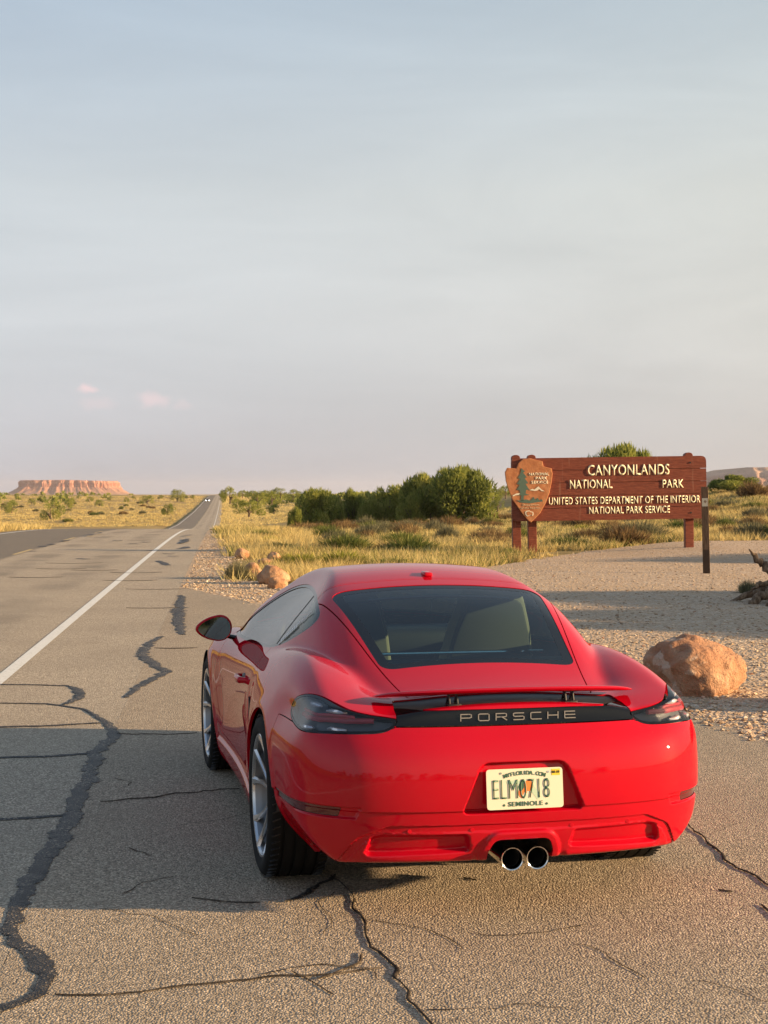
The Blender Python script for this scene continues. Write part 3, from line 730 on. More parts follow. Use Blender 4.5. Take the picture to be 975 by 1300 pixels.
def cut_out(M, d, gap=.002):
    """(inside piece, rest) with a shut line of width 2*gap between them; d is a function of (V, N)"""
    a, r = split(M, d(M[0], M[1]) + gap); _, b = split(r, d(r[0], r[1]) - gap); return a, b
def cut_rest(M, d):
    return split(M, d(M[0], M[1]))
# wheel openings
def d_arch(V, N):
    r = 9.
    for cy, cz, rr in ((0., .352, .372), (2.475, .348, .362)):
        dd = np.hypot(V[:, 1] - cy, V[:, 2] - cz) - rr; r = np.minimum(r, dd)
    return np.maximum(r, .60 - np.abs(V[:, 0]))
_, B = cut_rest(SHELL, d_arch)
# glass openings
DLO = smooth_poly([(2.00, .862), (1.98, .880), (1.82, .985), (1.60, 1.098), (1.36, 1.165), (1.10, 1.192), (.80, 1.186), (.55, 1.166), (.37, 1.135), (.245, 1.095), (.25, 1.045), (.38, .985), (.52, .938), (.70, .908), (1.1, .884), (1.6, .862)], 2)
def d_side(V, N): return np.maximum(sdf_poly(V[:, 1], V[:, 2], DLO), .35 - np.abs(V[:, 0]))
RWIN = round_poly([(-.512, .405), (-.424, -.372), (.424, -.372), (.512, .405)], [.07, .075, .075, .07])
def d_rear(V, N): return np.maximum(sdf_poly(V[:, 0], V[:, 1], RWIN), .8 - V[:, 2])
WSC = round_poly([(-.52, 1.50), (-.62, 2.24), (.62, 2.24), (.52, 1.50)], .06)
def d_wsc(V, N): return np.maximum(sdf_poly(V[:, 0], V[:, 1], WSC), .8 - V[:, 2])
G_side, B = cut_rest(B, d_side)
G_rear, B = cut_rest(B, d_rear)
G_wsc, B = cut_rest(B, d_wsc)
# tail lights, seen from 45 degrees behind
TL = smooth_poly([(-.272, .790), (-.262, .757), (-.232, .741), (-.17, .737), (-.076, .735), (.02, .731), (.10, .729), (.165, .733), (.236, .745), (.286, .768), (.284, .806), (.225, .842), (.140, .858), (.07, .855), (0., .842), (-.08, .823), (-.16, .806), (-.24, .795)], 2)
def tt(V): return (np.abs(V[:, 0]) + V[:, 1]) * .70711
def d_tail(V, N): return np.maximum(sdf_poly(tt(V), V[:, 2], TL), V[:, 1] + .35)
L_tail, B = cut_out(B, d_tail, .0015)
# black strip between the lights
STRIP = round_poly([(-.468, .822), (-.488, .764), (.488, .764), (.468, .822)], .008)
def d_strip(V, N): return np.maximum(sdf_poly(V[:, 0], V[:, 2], STRIP), V[:, 1] + .7)
L_strip, B = cut_out(B, d_strip, .001)
# black tray under the raised spoiler
TRAY = round_poly([(-.455, -.675), (-.475, -.835), (.475, -.835), (.455, -.675)], .02)
def d_tray(V, N): return np.maximum(sdf_poly(V[:, 0], V[:, 1], TRAY), .79 - V[:, 2])
P_tray, B = cut_out(B, d_tray, .001)
# exhaust cut-out
def d_ex(V, N): return np.maximum(sdf_poly(V[:, 0], V[:, 2], EXCUT), V[:, 1] + .6)
_, B = cut_rest(B, d_ex)
# fog reflectors in the bumper corners
REFL = round_poly([(.69, .461), (.70, .425), (.97, .425), (.97, .461)], .006)
def d_refl(V, N): return np.maximum(sdf_poly(np.abs(V[:, 0]), V[:, 2], REFL), V[:, 1] + .40)
L_refl, B = cut_out(B, d_refl, .001)
# doors
DOOR = round_poly([(.60, 1.30), (.655, .905), (.60, .72), (.66, .31), (1.93, .31), (2.03, .60), (1.99, .87), (1.99, 1.30)], [.01, .03, .1, .06, .05, .1, .02, .01])
def d_door(V, N): return np.maximum(np.maximum(sdf_poly(V[:, 1], V[:, 2], DOOR), .45 - np.abs(V[:, 0])), V[:, 2] - .93)
P_door, B = cut_out(B, d_door, .0026)
# engine hatch with the rear window
HATCH = round_poly([(-.575, .495), (-.385, -.66), (.385, -.66), (.575, .495)], [.06, .02, .02, .06])
def d_hatch(V, N): return np.maximum(sdf_poly(V[:, 0], V[:, 1], HATCH), .80 - V[:, 2])
P_hatch, B = cut_out(B, d_hatch, .0028)
# roof panel seams
ROOF = round_poly([(-.585, .515), (-.56, 1.2), (-.55, 1.46), (.55, 1.46), (.56, 1.2), (.585, .515)], .03)
def d_roof(V, N): return np.maximum(sdf_poly(V[:, 0], V[:, 1], ROOF), 1.0 - V[:, 2])
P_roof, B = cut_out(B, d_roof, .0012)
# rear bumper: below a line from the wheel arch to the light, and below the strip
def bl(V): return np.where(V[:, 1] > -.62, .742, .742 + np.clip((-.62 - V[:, 1]) * .06, 0, .02))
def d_bump(V, N): return np.maximum(V[:, 2] - np.where(np.abs(V[:, 0]) < .49, .762, bl(V)), V[:, 1] + .30)
P_bump, B = cut_out(B, d_bump, .0018)
def d_insert(V, N): return np.maximum(sdf_poly(V[:, 0], V[:, 2], DIFF), V[:, 1] + .55)
P_ins, P_bump = cut_out(P_bump, d_insert, .0014)
def side_of(M, s):
    V, N, T = M; k = (V[T][:, :, 0].mean(1) * s) > 0; return compact(V, N, T[k])
def below(M, z0):
    V, N, T = M; n = N[T].mean(1); k = (n[:, 2] < -.75) & (V[T][:, :, 2].mean(1) < z0); return compact(V, N, T[k]), compact(V, N, T[~k])
U, B = below(B, .30); U2, P_bump = below(P_bump, .30)
shell_obj('underbody', U, m_black, car)
shell_obj('body_shell', B, m_paint, car, .014)
shell_obj('rear_bumper', P_bump, m_paint, car, .014)
shell_obj('rear_diffuser', P_ins, m_paint, car, .014)
shell_obj('roof_panel', P_roof, m_paint, car, .012)
hatch = shell_obj('rear_hatch', P_hatch, m_paint, car, .014)
for s in (-1, 1):
    door = shell_obj('door', side_of(P_door, s), m_paint, car, .014)
    h = MB(); yy = [.855, .875, .94, 1.01, 1.03]; xo = [.0, .030, .036, .030, .0]
    xb = .842
    h.tube([(s * (xb + o - .004), y, .735 + .0 * y) for y, o in zip(yy, xo)], [.012, .015, .016, .015, .012], 10, flat=1.15)
    h.build('handle', m_paint, door)
    g = MB(); g.ball((s * (xb - .006), .94, .733), (.012, .055, .030), 2); g.build('handle_recess', m_black, door)
    gs = side_of(G_side, s)
    # belt-line rubber and window frame as a black ring, then the panes
    dd = lambda V, N: np.maximum(sdf_poly(V[:, 1], V[:, 2], DLO) + .014, -9)
    inner, ring = split(gs, dd(gs[0], gs[1]))
    shell_obj('window_surround', ring, m_gloss, car, .006, -.002)
    DV = [(.600, .85), (.690, 1.25), (.708, 1.25), (.618, .85)]
    bar, pan = split(inner, sdf_poly(inner[0][:, 1], inner[0][:, 2], DV))
    shell_obj('window_divider', bar, m_gloss, car, .004, -.003)
    dl = lambda V: (V[:, 1] - .60) * .4 - (V[:, 2] - .85) * .09
    q, fr = split(pan, dl(pan[0]))
    shell_obj('side_window', fr, m_glass_s, car, 0, -.005)
    shell_obj('quarter_window', q, m_glass_s, car, 0, -.005)
    tl = side_of(L_tail, s)
    lamp = shell_obj('tail_light', tl, m_lens, car, .004)
    shell_obj('light_housing', tl, mat_h if 'mat_h' in globals() else globals().setdefault('mat_h', mat('lamp_housing', (.10, .108, .12), .3)), lamp, 0, -.034)
    dring = sdf_poly(tt(tl[0]), tl[0][:, 2], TL) + .009
    _, edge = split(tl, dring); shell_obj('light_seal', edge, m_gloss, lamp, 0, .0008)
    def on_tail(t, z, off):
        k = np.argmin((tt(tl[0]) - t) ** 2 + (tl[0][:, 2] - z) ** 2); return Vector(tl[0][k] + tl[1][k] * off), Vector(tl[1][k])
    b = MB(); pts = [on_tail(t, .784 - .012 * (t + .05), -.014)[0] for t in np.linspace(-.19, .16, 16)]
    b.tube(pts, .011, 8); pts = [on_tail(t, .800 - .012 * (t + .05), -.018)[0] for t in np.linspace(-.12, .17, 16)]; b.tube(pts, .007, 8)
    b.build('red_light_bar', m_redbar, lamp)
    for (t, z) in ((-.045, .820), (.085, .834), (-.06, .753), (.085, .751)):
        b = MB(); ps = [on_tail(t + k, z, -.012)[0] for k in (-.042, -.02, 0, .02, .042)]
        b.tube(ps, [.006, .013, .015, .013, .006], 8, flat=.7); b.build('light_element', m_led, lamp)
    shell_obj('bumper_reflector', side_of(L_refl, s), m_redlens, car, .004, -.003)
# rear glass: a black printed border round a see-through pane
inner, ring = split(G_rear, sdf_poly(G_rear[0][:, 0], G_rear[0][:, 1], RWIN) + .045)
def d_band(V): return sdf_poly(V[:, 0], V[:, 1], round_poly([(-.45, .40), (-.41, .30), (.41, .30), (.45, .40)], .02))
rw = shell_obj('rear_window', inner, m_glass_r, car, 0, -.003)
shell_obj('window_border', ring, m_gloss, rw, .004, -.0026)
hb = MB(); hb.tube([(x, .325 - .02 * x * x, float(ZR_(.325)) - .13 * x * x - .028) for x in np.linspace(-.34, .34, 9)], .008, 6); hb.build('brake_light', m_redlens, rw)
wi, wr = split(G_wsc, sdf_poly(G_wsc[0][:, 0], G_wsc[0][:, 1], WSC) + .03)
ws = shell_obj('windshield', wi, m_glass_s, car, 0, -.003); shell_obj('window_border', wr, m_gloss, ws, .004, -.0026)
# light strip with lettering
strip = shell_obj('light_strip', L_strip, m_gloss, car, .006, -.002)
def on_rear(x, z, off, M=None):
    f = lambda y: car_field(np.array([x]), np.array([y]), np.array([z]))[0]
    a, b = -1.1, -.6
    for _ in range(30):
        c = (a + b) / 2
        if f(c) > 0: a = c
        else: b = c
    return b - off
LET = {'P': [[(0, 0), (0, 1), (.8, 1), (1, .9), (1, .55), (.8, .45), (0, .45)]], 'O': [[(.12, 0), (.88, 0), (1, .12), (1, .88), (.88, 1), (.12, 1), (0, .88), (0, .12), (.12, 0)]],
       'R': [[(0, 0), (0, 1), (.85, 1), (1, .9), (1, .6), (.85, .48), (0, .48)], [(.55, .48), (1, 0)]], 'S': [[(0, 0), (.88, 0), (1, .1), (1, .4), (.88, .5), (.12, .5), (0, .6), (0, .9), (.12, 1), (1, 1)]],
       'C': [[(1, 0), (.12, 0), (0, .12), (0, .88), (.12, 1), (1, 1)]], 'H': [[(0, 0), (0, 1)], [(1, 0), (1, 1)], [(0, .5), (1, .5)]],
       'E': [[(1, 0), (0, 0), (0, 1), (1, 1)], [(0, .5), (1, .5)]]}
for i, ch in enumerate('PORSCHE'):
    let = MB()
    x0 = -.231 + i * (.462 - .042) / 6; z0 = .781; w, hh = .042, .0245
    for st in LET[ch]:
        for (a, b) in zip(st, st[1:]):
            pa = np.array([x0 + a[0] * w, z0 + a[1] * hh]); pb = np.array([x0 + b[0] * w, z0 + b[1] * hh])
            d = pb - pa; l = np.hypot(*d); ang = math.atan2(d[1], d[0]); c = (pa + pb) / 2
            let.box((c[0], on_rear(c[0], c[1], .0015), c[1]), (l + .003, .004, .0036), Matrix.Rotation(-ang, 3, 'Y'))
    let.build('letter', m_silver_letter, strip, smooth=False)
# raised rear spoiler on two hinged struts
sp = bmesh.new(); rows = []
prof = [(-.5, .004), (-.46, .010), (-.25, .0125), (.1, .009), (.4, .0035), (.5, 0), (.4, -.004), (.1, -.007), (-.25, -.009), (-.46, -.005)]
XS = np.concatenate([np.linspace(-.535, -.44, 9), np.linspace(-.42, .42, 22), np.linspace(.44, .535, 9)])
for x in XS:
    k = abs(x) / .535; tp = math.sqrt(max(.012, 1 - k ** 7)); ch = (.175 - .05 * k ** 2) * (.35 + .65 * tp)
    cy = -.775 + .075 * k ** 2.2; cz = .882 - .020 * k ** 2 - .016 * max(0, k - .85)
    rows.append([sp.verts.new((x, cy + p[0] * ch, cz + p[0] * ch * -.10 + p[1] * tp * 1.1)) for p in prof])
for r0, r1 in zip(rows, rows[1:]):
    for i in range(len(prof)): sp.faces.new((r0[i], r0[(i + 1) % len(prof)], r1[(i + 1) % len(prof)], r1[i]))
sp.faces.new(rows[0]); sp.faces.new(rows[-1])
b = MB(); b.bm.free(); b.bm = sp; spoiler = b.build('rear_spoiler', m_paint, car, sharp=50)
shell_obj('spoiler_tray', P_tray, m_black, spoiler, .01, -.006)
for s in (-1, 1):
    st = MB()
    for dx in (-.016, .016):
        st.box((s * .238 + dx, -.792, .858), (.007, .016, .070), Matrix.Rotation(R(-18), 3, 'X'), .002)
        st.box((s * .238 + dx, -.770, .846), (.007, .012, .050), Matrix.Rotation(R(30), 3, 'X'), .002)
    st.box((s * .238, -.800, .876), (.055, .03, .008), None, .002); st.box((s * .238, -.80, .832), (.052, .05, .010), None, .002)
    st.build('strut', m_black, spoiler)
# number plate
PB, PT = .452, .606
py = -.970
plate = empty('number_plate', (0, py, (PB + PT) / 2), 0, car); plate.rotation_euler = (R(-7), 0, 0)
pm = MB(); o = round_poly([(-.1525, -.076), (.1525, -.076), (.1525, .076), (-.1525, .076)], .014); pm.prism([tuple(p) for p in o], 'y', -.001, .003); pm.build('plate_panel', m_plate, plate, smooth=False)
def flat_text(body, size, loc, m, parent, name='lettering', xs=1.0, offset=0., spacing=1.0, ext=.0006):
    me = text_mesh(body, size, ext, offset, 0, 'CENTER', spacing, xs); me.transform(Matrix.Translation(loc) @ Matrix.Rotation(R(90), 4, 'X'))
    return obj(name, me, m, parent)
def arc_text(body, size, cx, cz, rad, span, m, parent):
    n = len(body)
    for i, ch in enumerate(body):
        a = (i / (n - 1) - .5) * span
        me = text_mesh(ch, size, .0006, .0004); me.transform(Matrix.Translation((cx + rad * math.sin(a), -.0022, cz + rad * (math.cos(a) - 1))) @ Matrix.Rotation(a, 4, 'Y') @ Matrix.Rotation(R(90), 4, 'X'))
        obj('letter', me, m, parent)
arc_text('MYFLORIDA.COM', .021, 0, .059, .30, .52, m_plate_green, plate)
flat_text('SEMINOLE', .024, (0, -.0022, -.0575), m_plate_green, plate, xs=1.15, offset=.0004, spacing=1.12)
fit_text('ELM0718', -.014, 0., .226, .073, m_plate_green, plate, -.0030, .0008, -.012)
# pale map of the state and two oranges with a blossom behind the figures
mp_ = MB(); mp_.prism([(-.075, .030), (-.035, .034), (-.010, .026), (.028, .028), (.040, .004), (.058, -.020), (.060, -.040), (.048, -.044), (.030, -.020), (.018, .004), (.004, .016), (-.03, .018), (-.072, .020)], 'y', -.0016, -.0010); mp_.build('state_map', m_plate_pale, plate, smooth=False)
for (ox, oz, r0) in ((-.010, -.016, .017), (.014, .010, .018)):
    b = MB(); b.prism([(ox + r0 * math.cos(a), oz + r0 * 1.15 * math.sin(a)) for a in np.linspace(0, 2 * math.pi, 20)[:-1]], 'y', -.0020, -.0012); b.build('orange_fruit', m_plate_orange, plate, smooth=False)
b = MB(); b.prism([(-.026, .008), (-.014, .032), (-.004, .030), (-.004, .004), (-.014, -.010), (-.022, -.008)], 'y', -.0022, -.0016); b.build('leaf', m_plate_green, plate, smooth=False)
b = MB(); b.prism([(.0 + .008 * (1 + .5 * (k % 2)) * math.cos(k * math.pi / 5), -.026 + .009 * (1 + .5 * (k % 2)) * math.sin(k * math.pi / 5)) for k in range(10)], 'y', -.0026, -.0018); b.build('blossom', m_plate, plate, smooth=False)
b = MB(); b.prism([(.108, .046), (.142, .046), (.142, .070), (.108, .070)], 'y', -.0020, -.001); b.build('date_sticker', m_yellow, plate, smooth=False)
flat_text('03-19', .013, (.125, -.0028, .058), m_black, plate, offset=.0004)
for (bx, bz) in ((-.095, .060), (.095, .060), (-.085, -.060), (.085, -.060)):
    b = MB(); b.lathe([(-.003, 0.0005), (-.003, .004), (-.001, .005)], 'y', 10, (bx, 0, bz)); b.build('bolt', m_chrome if bz > 0 else m_plate_green, plate)
# exhaust: two round tips in a dark cut-out
cav = MB(); cav.box((0, -.79, .310), (.29, .20, .13)); cv = cav.build('exhaust_cavity', m_black, car, smooth=False)
me = cv.data; bmx = bmesh.new(); bmx.from_mesh(me); bmesh.ops.delete(bmx, geom=[f for f in bmx.faces if f.normal.y < -.9 or f.normal.z < -.9], context='FACES'); bmesh.ops.reverse_faces(bmx, faces=bmx.faces); bmx.to_mesh(me); bmx.free()
for s in (-1, 1):
    e = MB(); c = (s * .0505, 0, .262)
    e.lathe([(-.72, .041), (-.93, .043), (-.968, .0445), (-.974, .0435), (-.972, .0400), (-.94, .0375), (-.74, .036)], 'y', 40, c)
    tip = e.build('exhaust_tip', m_chrome, car)
    e = MB(); e.lathe([(-.945, .0372), (-.80, .036), (-.80, .0005)], 'y', 32, c); e.build('pipe_bore', m_black, tip)
# parking sensors
for x in (-.44, -.20, .20, .44):
    z = .372; yv = on_rear(x, z, .0006); e = MB(); e.lathe([(0, .0085), (-.0022, .0085), (-.003, .0075), (-.003, .0005)], 'y', 18, (x, yv + .001, z)); e.build('parking_sensor', m_paint, car)
# antenna fin
an = MB(); an.box((0, .565, float(ZR_(.565)) + .006), (.042, .075, .022), Matrix.Rotation(R(4), 3, 'X'), .008, 3); an.build('roof_antenna', m_paint, car)
# door mirrors
for s in (-1, 1):
    mr_ = MB(); cx, cy, cz = s * .900, 1.80, .905
    g = bmesh.ops.create_uvsphere(mr_.bm, u_segments=32, v_segments=20, radius=1)['verts']
    for v in g:
        x, y, z = v.co; x *= s
        k = .5 * (x + 1)                                   # 0 inner .. 1 outer
        yy = y * (.085 if y > 0 else .014); zz = z * (.078 - .030 * k ** 1.6) * (1 if k > .5 else (1 + .35 * (.5 - k))) + .004 * (1 - k)
        v.co = (cx + s * x * .102, cy + yy - .02 * k + .0 * z, cz + zz)
    housing = mr_.build('door_mirror', m_paint, car, sharp=0)
    e = MB(); n = 36; ring = []
    for k in range(n):
        a = 2 * math.pi * k / n; X, Z = math.cos(a), math.sin(a); kk = .5 * (X + 1)
        ring.append((cx + s * X * .089, cz + Z * (.068 - .028 * kk ** 1.6) * (1 if kk > .5 else (1 + .35 * (.5 - kk))) + .004 * (1 - kk)))
    e.prism(ring, 'y', cy - .040, cy - .026); bmesh.ops.rotate(e.bm, verts=e.bm.verts, cent=(cx, cy - .03, cz), matrix=Matrix.Rotation(s * R(1), 3, 'Z') @ Matrix.Rotation(R(-2), 3, 'X')); e.build('mirror_glass', m_mirror, housing, smooth=False)
    e = MB(); e.prism([(cx + (p[0] - cx) * 1.06, cz + (p[1] - cz) * 1.08) for p in ring], 'y', cy - .036, cy - .004); e.build('mirror_bezel', m_paint, housing, smooth=False)
    e = MB(); e.tube([(s * .76, 1.86, .842), (s * .82, 1.85, .858), (s * .875, 1.83, .885)], [.030, .022, .026], 12, flat=.55); e.build('mirror_arm', m_gloss, housing)
# wheels
def wheel(cx, cy, cz, s, wid, rt):
    rr = .262
    w = MB(); out = cx; inn = cx - wid
    # rim lip and barrel (x measured outwards), mirrored by s
    L = lambda pr, n=72: [(s * (out - d), r) for d, r in pr]
    w.lathe(L([(.020, rr - .012), (.008, rr - .008), (.006, rr), (.010, rr + .004), (.022, rr + .002)]), 'x', 72, (0, cy, cz))
    # spokes: five pairs
    for k in range(5):
        for q in (-1, 1):
            a0 = 2 * math.pi * k / 5 + .35 + q * .16; a1 = 2 * math.pi * k / 5 + .35 + q * .30
            sec = []
            for i in range(9):
                u = i / 8; r = .045 + (rr - .052) * u; a = a0 + (a1 - a0) * u ** 1.3
                hw = .0155 - .005 * math.sin(math.pi * min(1, u * 1.0)) + .006 * max(0, u - .75) * 4
                dep = .052 - .046 * u ** .8 + .012 * math.sin(math.pi * u)         # how far inside the outer face
                th = .030 - .012 * u
                cs, sn = math.cos(a), math.sin(a); tx_, tz_ = -sn, cs
                q4 = []
                for (ww, dd) in ((-hw, dep + .010), (-hw * .55, dep), (hw * .55, dep), (hw, dep + .010), (hw * .8, dep + th), (-hw * .8, dep + th)):
                    q4.append(w.bm.verts.new((s * (out - dd), cy + r * cs + ww * tx_, cz + r * sn + ww * tz_)))
                sec.append(q4)
            for s0, s1 in zip(sec, sec[1:]):
                for i in range(6): w.bm.faces.new((s0[i], s0[(i + 1) % 6], s1[(i + 1) % 6], s1[i]))
            w.bm.faces.new(sec[0]); w.bm.faces.new(sec[-1])
    w.lathe(L([(.043, .001), (.043, .028), (.050, .036), (.050, .052), (.060, .066), (.09, .07)]), 'x', 40, (0, cy, cz))
    wh = w.build('wheel', m_alloy, car, sharp=40)
    b = MB(); b.lathe(L([(.010, rr - .004), (.022, rr - .014), (.05, rr - .022), (wid - .03, rr - .024), (wid - .01, rr - .004)]), 'x', 72, (0, cy, cz)); b.build('rim_barrel', m_barrel, wh)
    t = MB(); pr = [(.014, rr + .001), (.004, rr + .010), (-.002, rr + .030), (-.001, rt - .032), (.008, rt - .014), (.022, rt - .004), (.040, rt)]
    for g in np.linspace(.060, wid - .060, 4): pr += [(g - .006, rt + .001), (g - .005, rt - .007), (g + .005, rt - .007), (g + .006, rt + .001)]
    pr += [(wid - .040, rt), (wid - .022, rt - .004), (wid - .008, rt - .014), (wid, rt - .04), (wid - .006, rr + .01), (wid - .014, rr + .001)]
    t.lathe(L(pr), 'x', 96, (0, cy, cz)); tyre = t.build('tyre', m_rubber, wh, sharp=30)
    # tread sipes across the shoulders
    g = MB()
    for k in range(64):
        a = 2 * math.pi * k / 64
        for d in (.030, wid - .030):
            c = (s * (out - d), cy + (rt + .0004) * math.cos(a), cz + (rt + .0004) * math.sin(a))
            g.box(c, (.036, .005, .006), Matrix.Rotation(a - math.pi / 2 + (.0), 3, 'X') @ Matrix.Rotation(.35, 3, 'Z'))
    tag(g.build('tread_grooves', m_black, wh, smooth=False), kind='stuff')
    b = MB(); b.lathe(L([(.085, .10), (.085, .168), (.115, .168), (.115, .10)]), 'x', 56, (0, cy, cz), True); b.build('brake_disc', m_disc, wh)
    b = MB(); b.box((s * (out - .10), cy + .12, cz + .055), (.075, .07, .15), Matrix.Rotation(R(-24), 3, 'X'), .015); b.build('brake_caliper', m_dark_metal, wh)
for s in (-1, 1):
    wheel(.893, 0., .345, s, .268, .345)
    wheel(.874, 2.475, .338, s, .240, .338)
    # dark wheel-house liners
    for cy, cz, rr in ((0., .352, .374), (2.475, .348, .364)):
        b = MB(); b.lathe([(s * .868, rr), (s * .60, rr + .006), (s * .56, .03)], 'x', 48, (0, cy, cz)); lin = b.build('wheel_housing', m_black, car)
        bmx = bmesh.new(); bmx.from_mesh(lin.data); bmesh.ops.delete(bmx, geom=[v for v in bmx.verts if v.co.z < .34], context='VERTS'); bmx.to_mesh(lin.data); bmx.free()
# side intake grille behind each door
for s in (-1, 1):
    b = MB()
    pts = [(.54, .70), (.50, .66), (.475, .58), (.485, .52), (.52, .53), (.535, .60)]
    b.prism(pts, 'x', s * .845, s * .868); b.build('side_intake', m_black, car, smooth=False)
# cabin
fl = MB(); fl.box((0, 1.15, .30), (1.40, 2.3, .04)); fl.build('cabin_floor', m_trim, car, smooth=False)
e = MB(); e.box((0, .02, .80), (1.10, .62, .05), Matrix.Rotation(R(3), 3, 'X'), .02); e.box((0, .33, .68), (1.24, .05, .40), None, .02); e.box((0, -.30, .84), (.86, .10, .03), None, .01)
e.build('engine_cover', m_trim, car)
e = MB(); e.tube([(x, .352, .905 - .01 * x * x) for x in np.linspace(-.52, .52, 7)], .008, 8); e.build('cargo_rail', m_chrome, car)
e = MB(); e.box((0, 2.02, .80), (1.30, .36, .16), None, .05, 3); e.box((-.36, 1.90, .885), (.40, .20, .09), None, .04, 3); e.build('dashboard', m_trim, car)
for s in (-1, 1):
    se = empty('seat', (s * .365, 1.00, 0), 0, car)
    b = MB(); b.box((0, .16, .42), (.50, .54, .16), Matrix.Rotation(R(8), 3, 'X'), .05, 3); b.build('cushion', m_leather, se)
    b = MB(); o = round_poly([(-.22, -.34), (-.235, .05), (-.20, .24), (-.14, .43), (.14, .43), (.20, .24), (.235, .05), (.22, -.34)], .06, 4)
    b.prism([tuple(p) for p in o], 'y', -.06, .06, .02); bo = b.build('backrest', m_leather, se); bo.location = (0, -.20, .77); bo.rotation_euler = (R(18), 0, 0)
    b = MB(); b.prism([tuple(p * .93) for p in o], 'y', -.075, -.055, .008); bb = b.build('back_shell', m_seatback, se); bb.location = (0, -.20, .77); bb.rotation_euler = (R(18), 0, 0)
st = MB(); a = np.linspace(0, 2 * math.pi, 33); tilt = R(24)
st.tube([(-.365 + .182 * math.cos(t), 1.66 + .182 * math.sin(t) * math.sin(tilt), .86 + .182 * math.sin(t) * math.cos(tilt)) for t in a], .017, 10)
for k in (0, math.pi, -math.pi / 2): st.box((-.365 + .09 * math.cos(k), 1.67 + .09 * math.sin(k) * math.sin(tilt), .86 + .09 * math.sin(k) * math.cos(tilt)), (.17 if k != -math.pi / 2 else .04, .02, .03 if k != -math.pi / 2 else .16), None, .008)
st.ball((-.365, 1.67, .86), (.055, .03, .055), 2); st.build('steering_wheel', m_trim, car)
e = MB(); e.box((0, 1.52, 1.165), (.22, .03, .06), None, .012); e.build('rear_view_mirror', m_trim, car)
# transparent sticker with white print on the near quarter window
def on_side(y, z, s, off):
    a, b = .3, 1.0
    f = lambda x: car_field(np.array([x]), np.array([y]), np.array([z]))[0]
    for _ in range(30):
        c = (a + b) / 2
        if f(c) < 0: a = c
        else: b = c
    return s * (a + off)
b = MB()
for i in range(9):
    u = i / 8; yq, zq = .555 - .105 * u, .945 + .085 * u
    for j in range(2):
        y2 = yq + .006 * j; z2 = zq + .018 * j
        b.box((on_side(y2, z2, -1, .001), y2, z2), (.003, .010, .014), Matrix.Rotation(R(32), 3, 'Y'))
for (yq, zq, l) in ((.40, 1.09, .05), (.425, 1.065, .03)):
    b.box((on_side(yq, zq, -1, .001), yq, zq), (.003, .006, l), Matrix.Rotation(R(32), 3, 'Y') @ Matrix.Rotation(R(35), 3, 'X'))
b.build('window_sticker', m_white, car, smooth=False)
# ================================================================== entrance sign
m_brown = mat('brown_sign_paint', (.17, .040, .022), .55, spec=.3); t_ = NT(m_brown)
gr = t_.noise(6, 5, .65, t_.mapping((1, 1, 9))); wv = t_.noise(1.1, 4, .6)
c = t_.ramp(gr, [(.3, (.105, .026, .016)), (.5, (.175, .042, .023)), (.72, (.25, .075, .042))])
st = t_.noise(9, 3, .6, t_.mapping((1.4, 1, .08))); c = t_.mix(t_.maprange(st, .64, .76, 0, .40), c, (.36, .22, .15)); t_.base(c); t_.bump(gr, .35, .01)
m_cream = mat('cream_sign_letters', (.80, .74, .52), .6)
m_shield = mat('terracotta_shield', (.42, .17, .075), .7, spec=.2); t_ = NT(m_shield)
t_.base(t_.ramp(t_.noise(5, 5, .65), [(.3, (.34, .125, .055)), (.5, (.44, .18, .08)), (.72, (.52, .25, .12))])); t_.bump(t_.noise(9, 4), .5, .02)
m_sgreen = mat('shield_green', (.075, .13, .10), .7); m_swhite = mat('shield_white', (.72, .66, .52), .7); m_sline = mat('shield_print', (.62, .46, .30), .7)
SX, SY, SZ = 6.19, 40.0, 0.0
sign = empty('entrance_sign', (SX, SY, 0.0), 0); sign.rotation_euler = (0, R(-1.0), R(2.0))
tag(sign, 'long brown wooden park entrance sign with cream lettering and an arrowhead shield', 'sign')
x0, x1, zb_, zt_ = -2.68, 2.68, .93, 2.66
nb = 5; bh = (zt_ - zb_) / nb
for i in range(nb):
    z0 = zb_ + i * bh + .006; z1 = zb_ + (i + 1) * bh - .006
    a, b2 = x0, x1
    r = [.008] * 4
    if i == nb - 1: r[2] = .16; r[3] = .12
    if i == 0: r[0] = .14; r[1] = .05
    o = round_poly([(a, z0), (b2, z0), (b2, z1), (a, z1)], r, 5)
    m_ = MB(); dy = (-.006, .004, 0, .006, -.003)[i]; m_.prism([tuple(p) for p in o], 'y', -.07 + dy, .07 + dy); m_.build('plank', m_brown, sign, smooth=False)
m_ = MB(); m_.box((0, .085, (zb_ + zt_) / 2), (5.1, .02, 1.6)); m_.build('backing', m_brown, sign, smooth=False)
for (px_, yo) in ((-2.53, .20), (-2.10, .20), (2.24, .20)):
    m_ = MB(); o = [(px_ - .115, -.6), (px_ + .115, -.6), (px_ + .115, 2.68)] + [(px_ + .115 * math.cos(t), 2.68 + .075 * math.sin(t)) for t in np.linspace(0, math.pi, 9)[1:-1]] + [(px_ - .115, 2.68)]
    yo2 = yo + (.02 if px_ < -2.3 else .0); m_.prism(o, 'y', yo2 - .105, yo2 + .115, .008); m_.build('post', m_brown, sign, smooth=False)
pm = 46.33
def sx_(u): return (u - 487.5) / pm - SX
def sz_(v): return 1.656 + (626 - v) / pm
yf = -.078
fit_text('CANYONLANDS', sx_(799), 2.30, 104 / pm, 13.6 / pm, m_cream, sign, yf, offset=.010)
fit_text('NATIONAL', sx_(751), 1.925, 54 / pm, 11.4 / pm, m_cream, sign, yf, offset=.010)
fit_text('PARK', sx_(855.5), 1.905, 27 / pm, 10.6 / pm, m_cream, sign, yf, offset=.010)
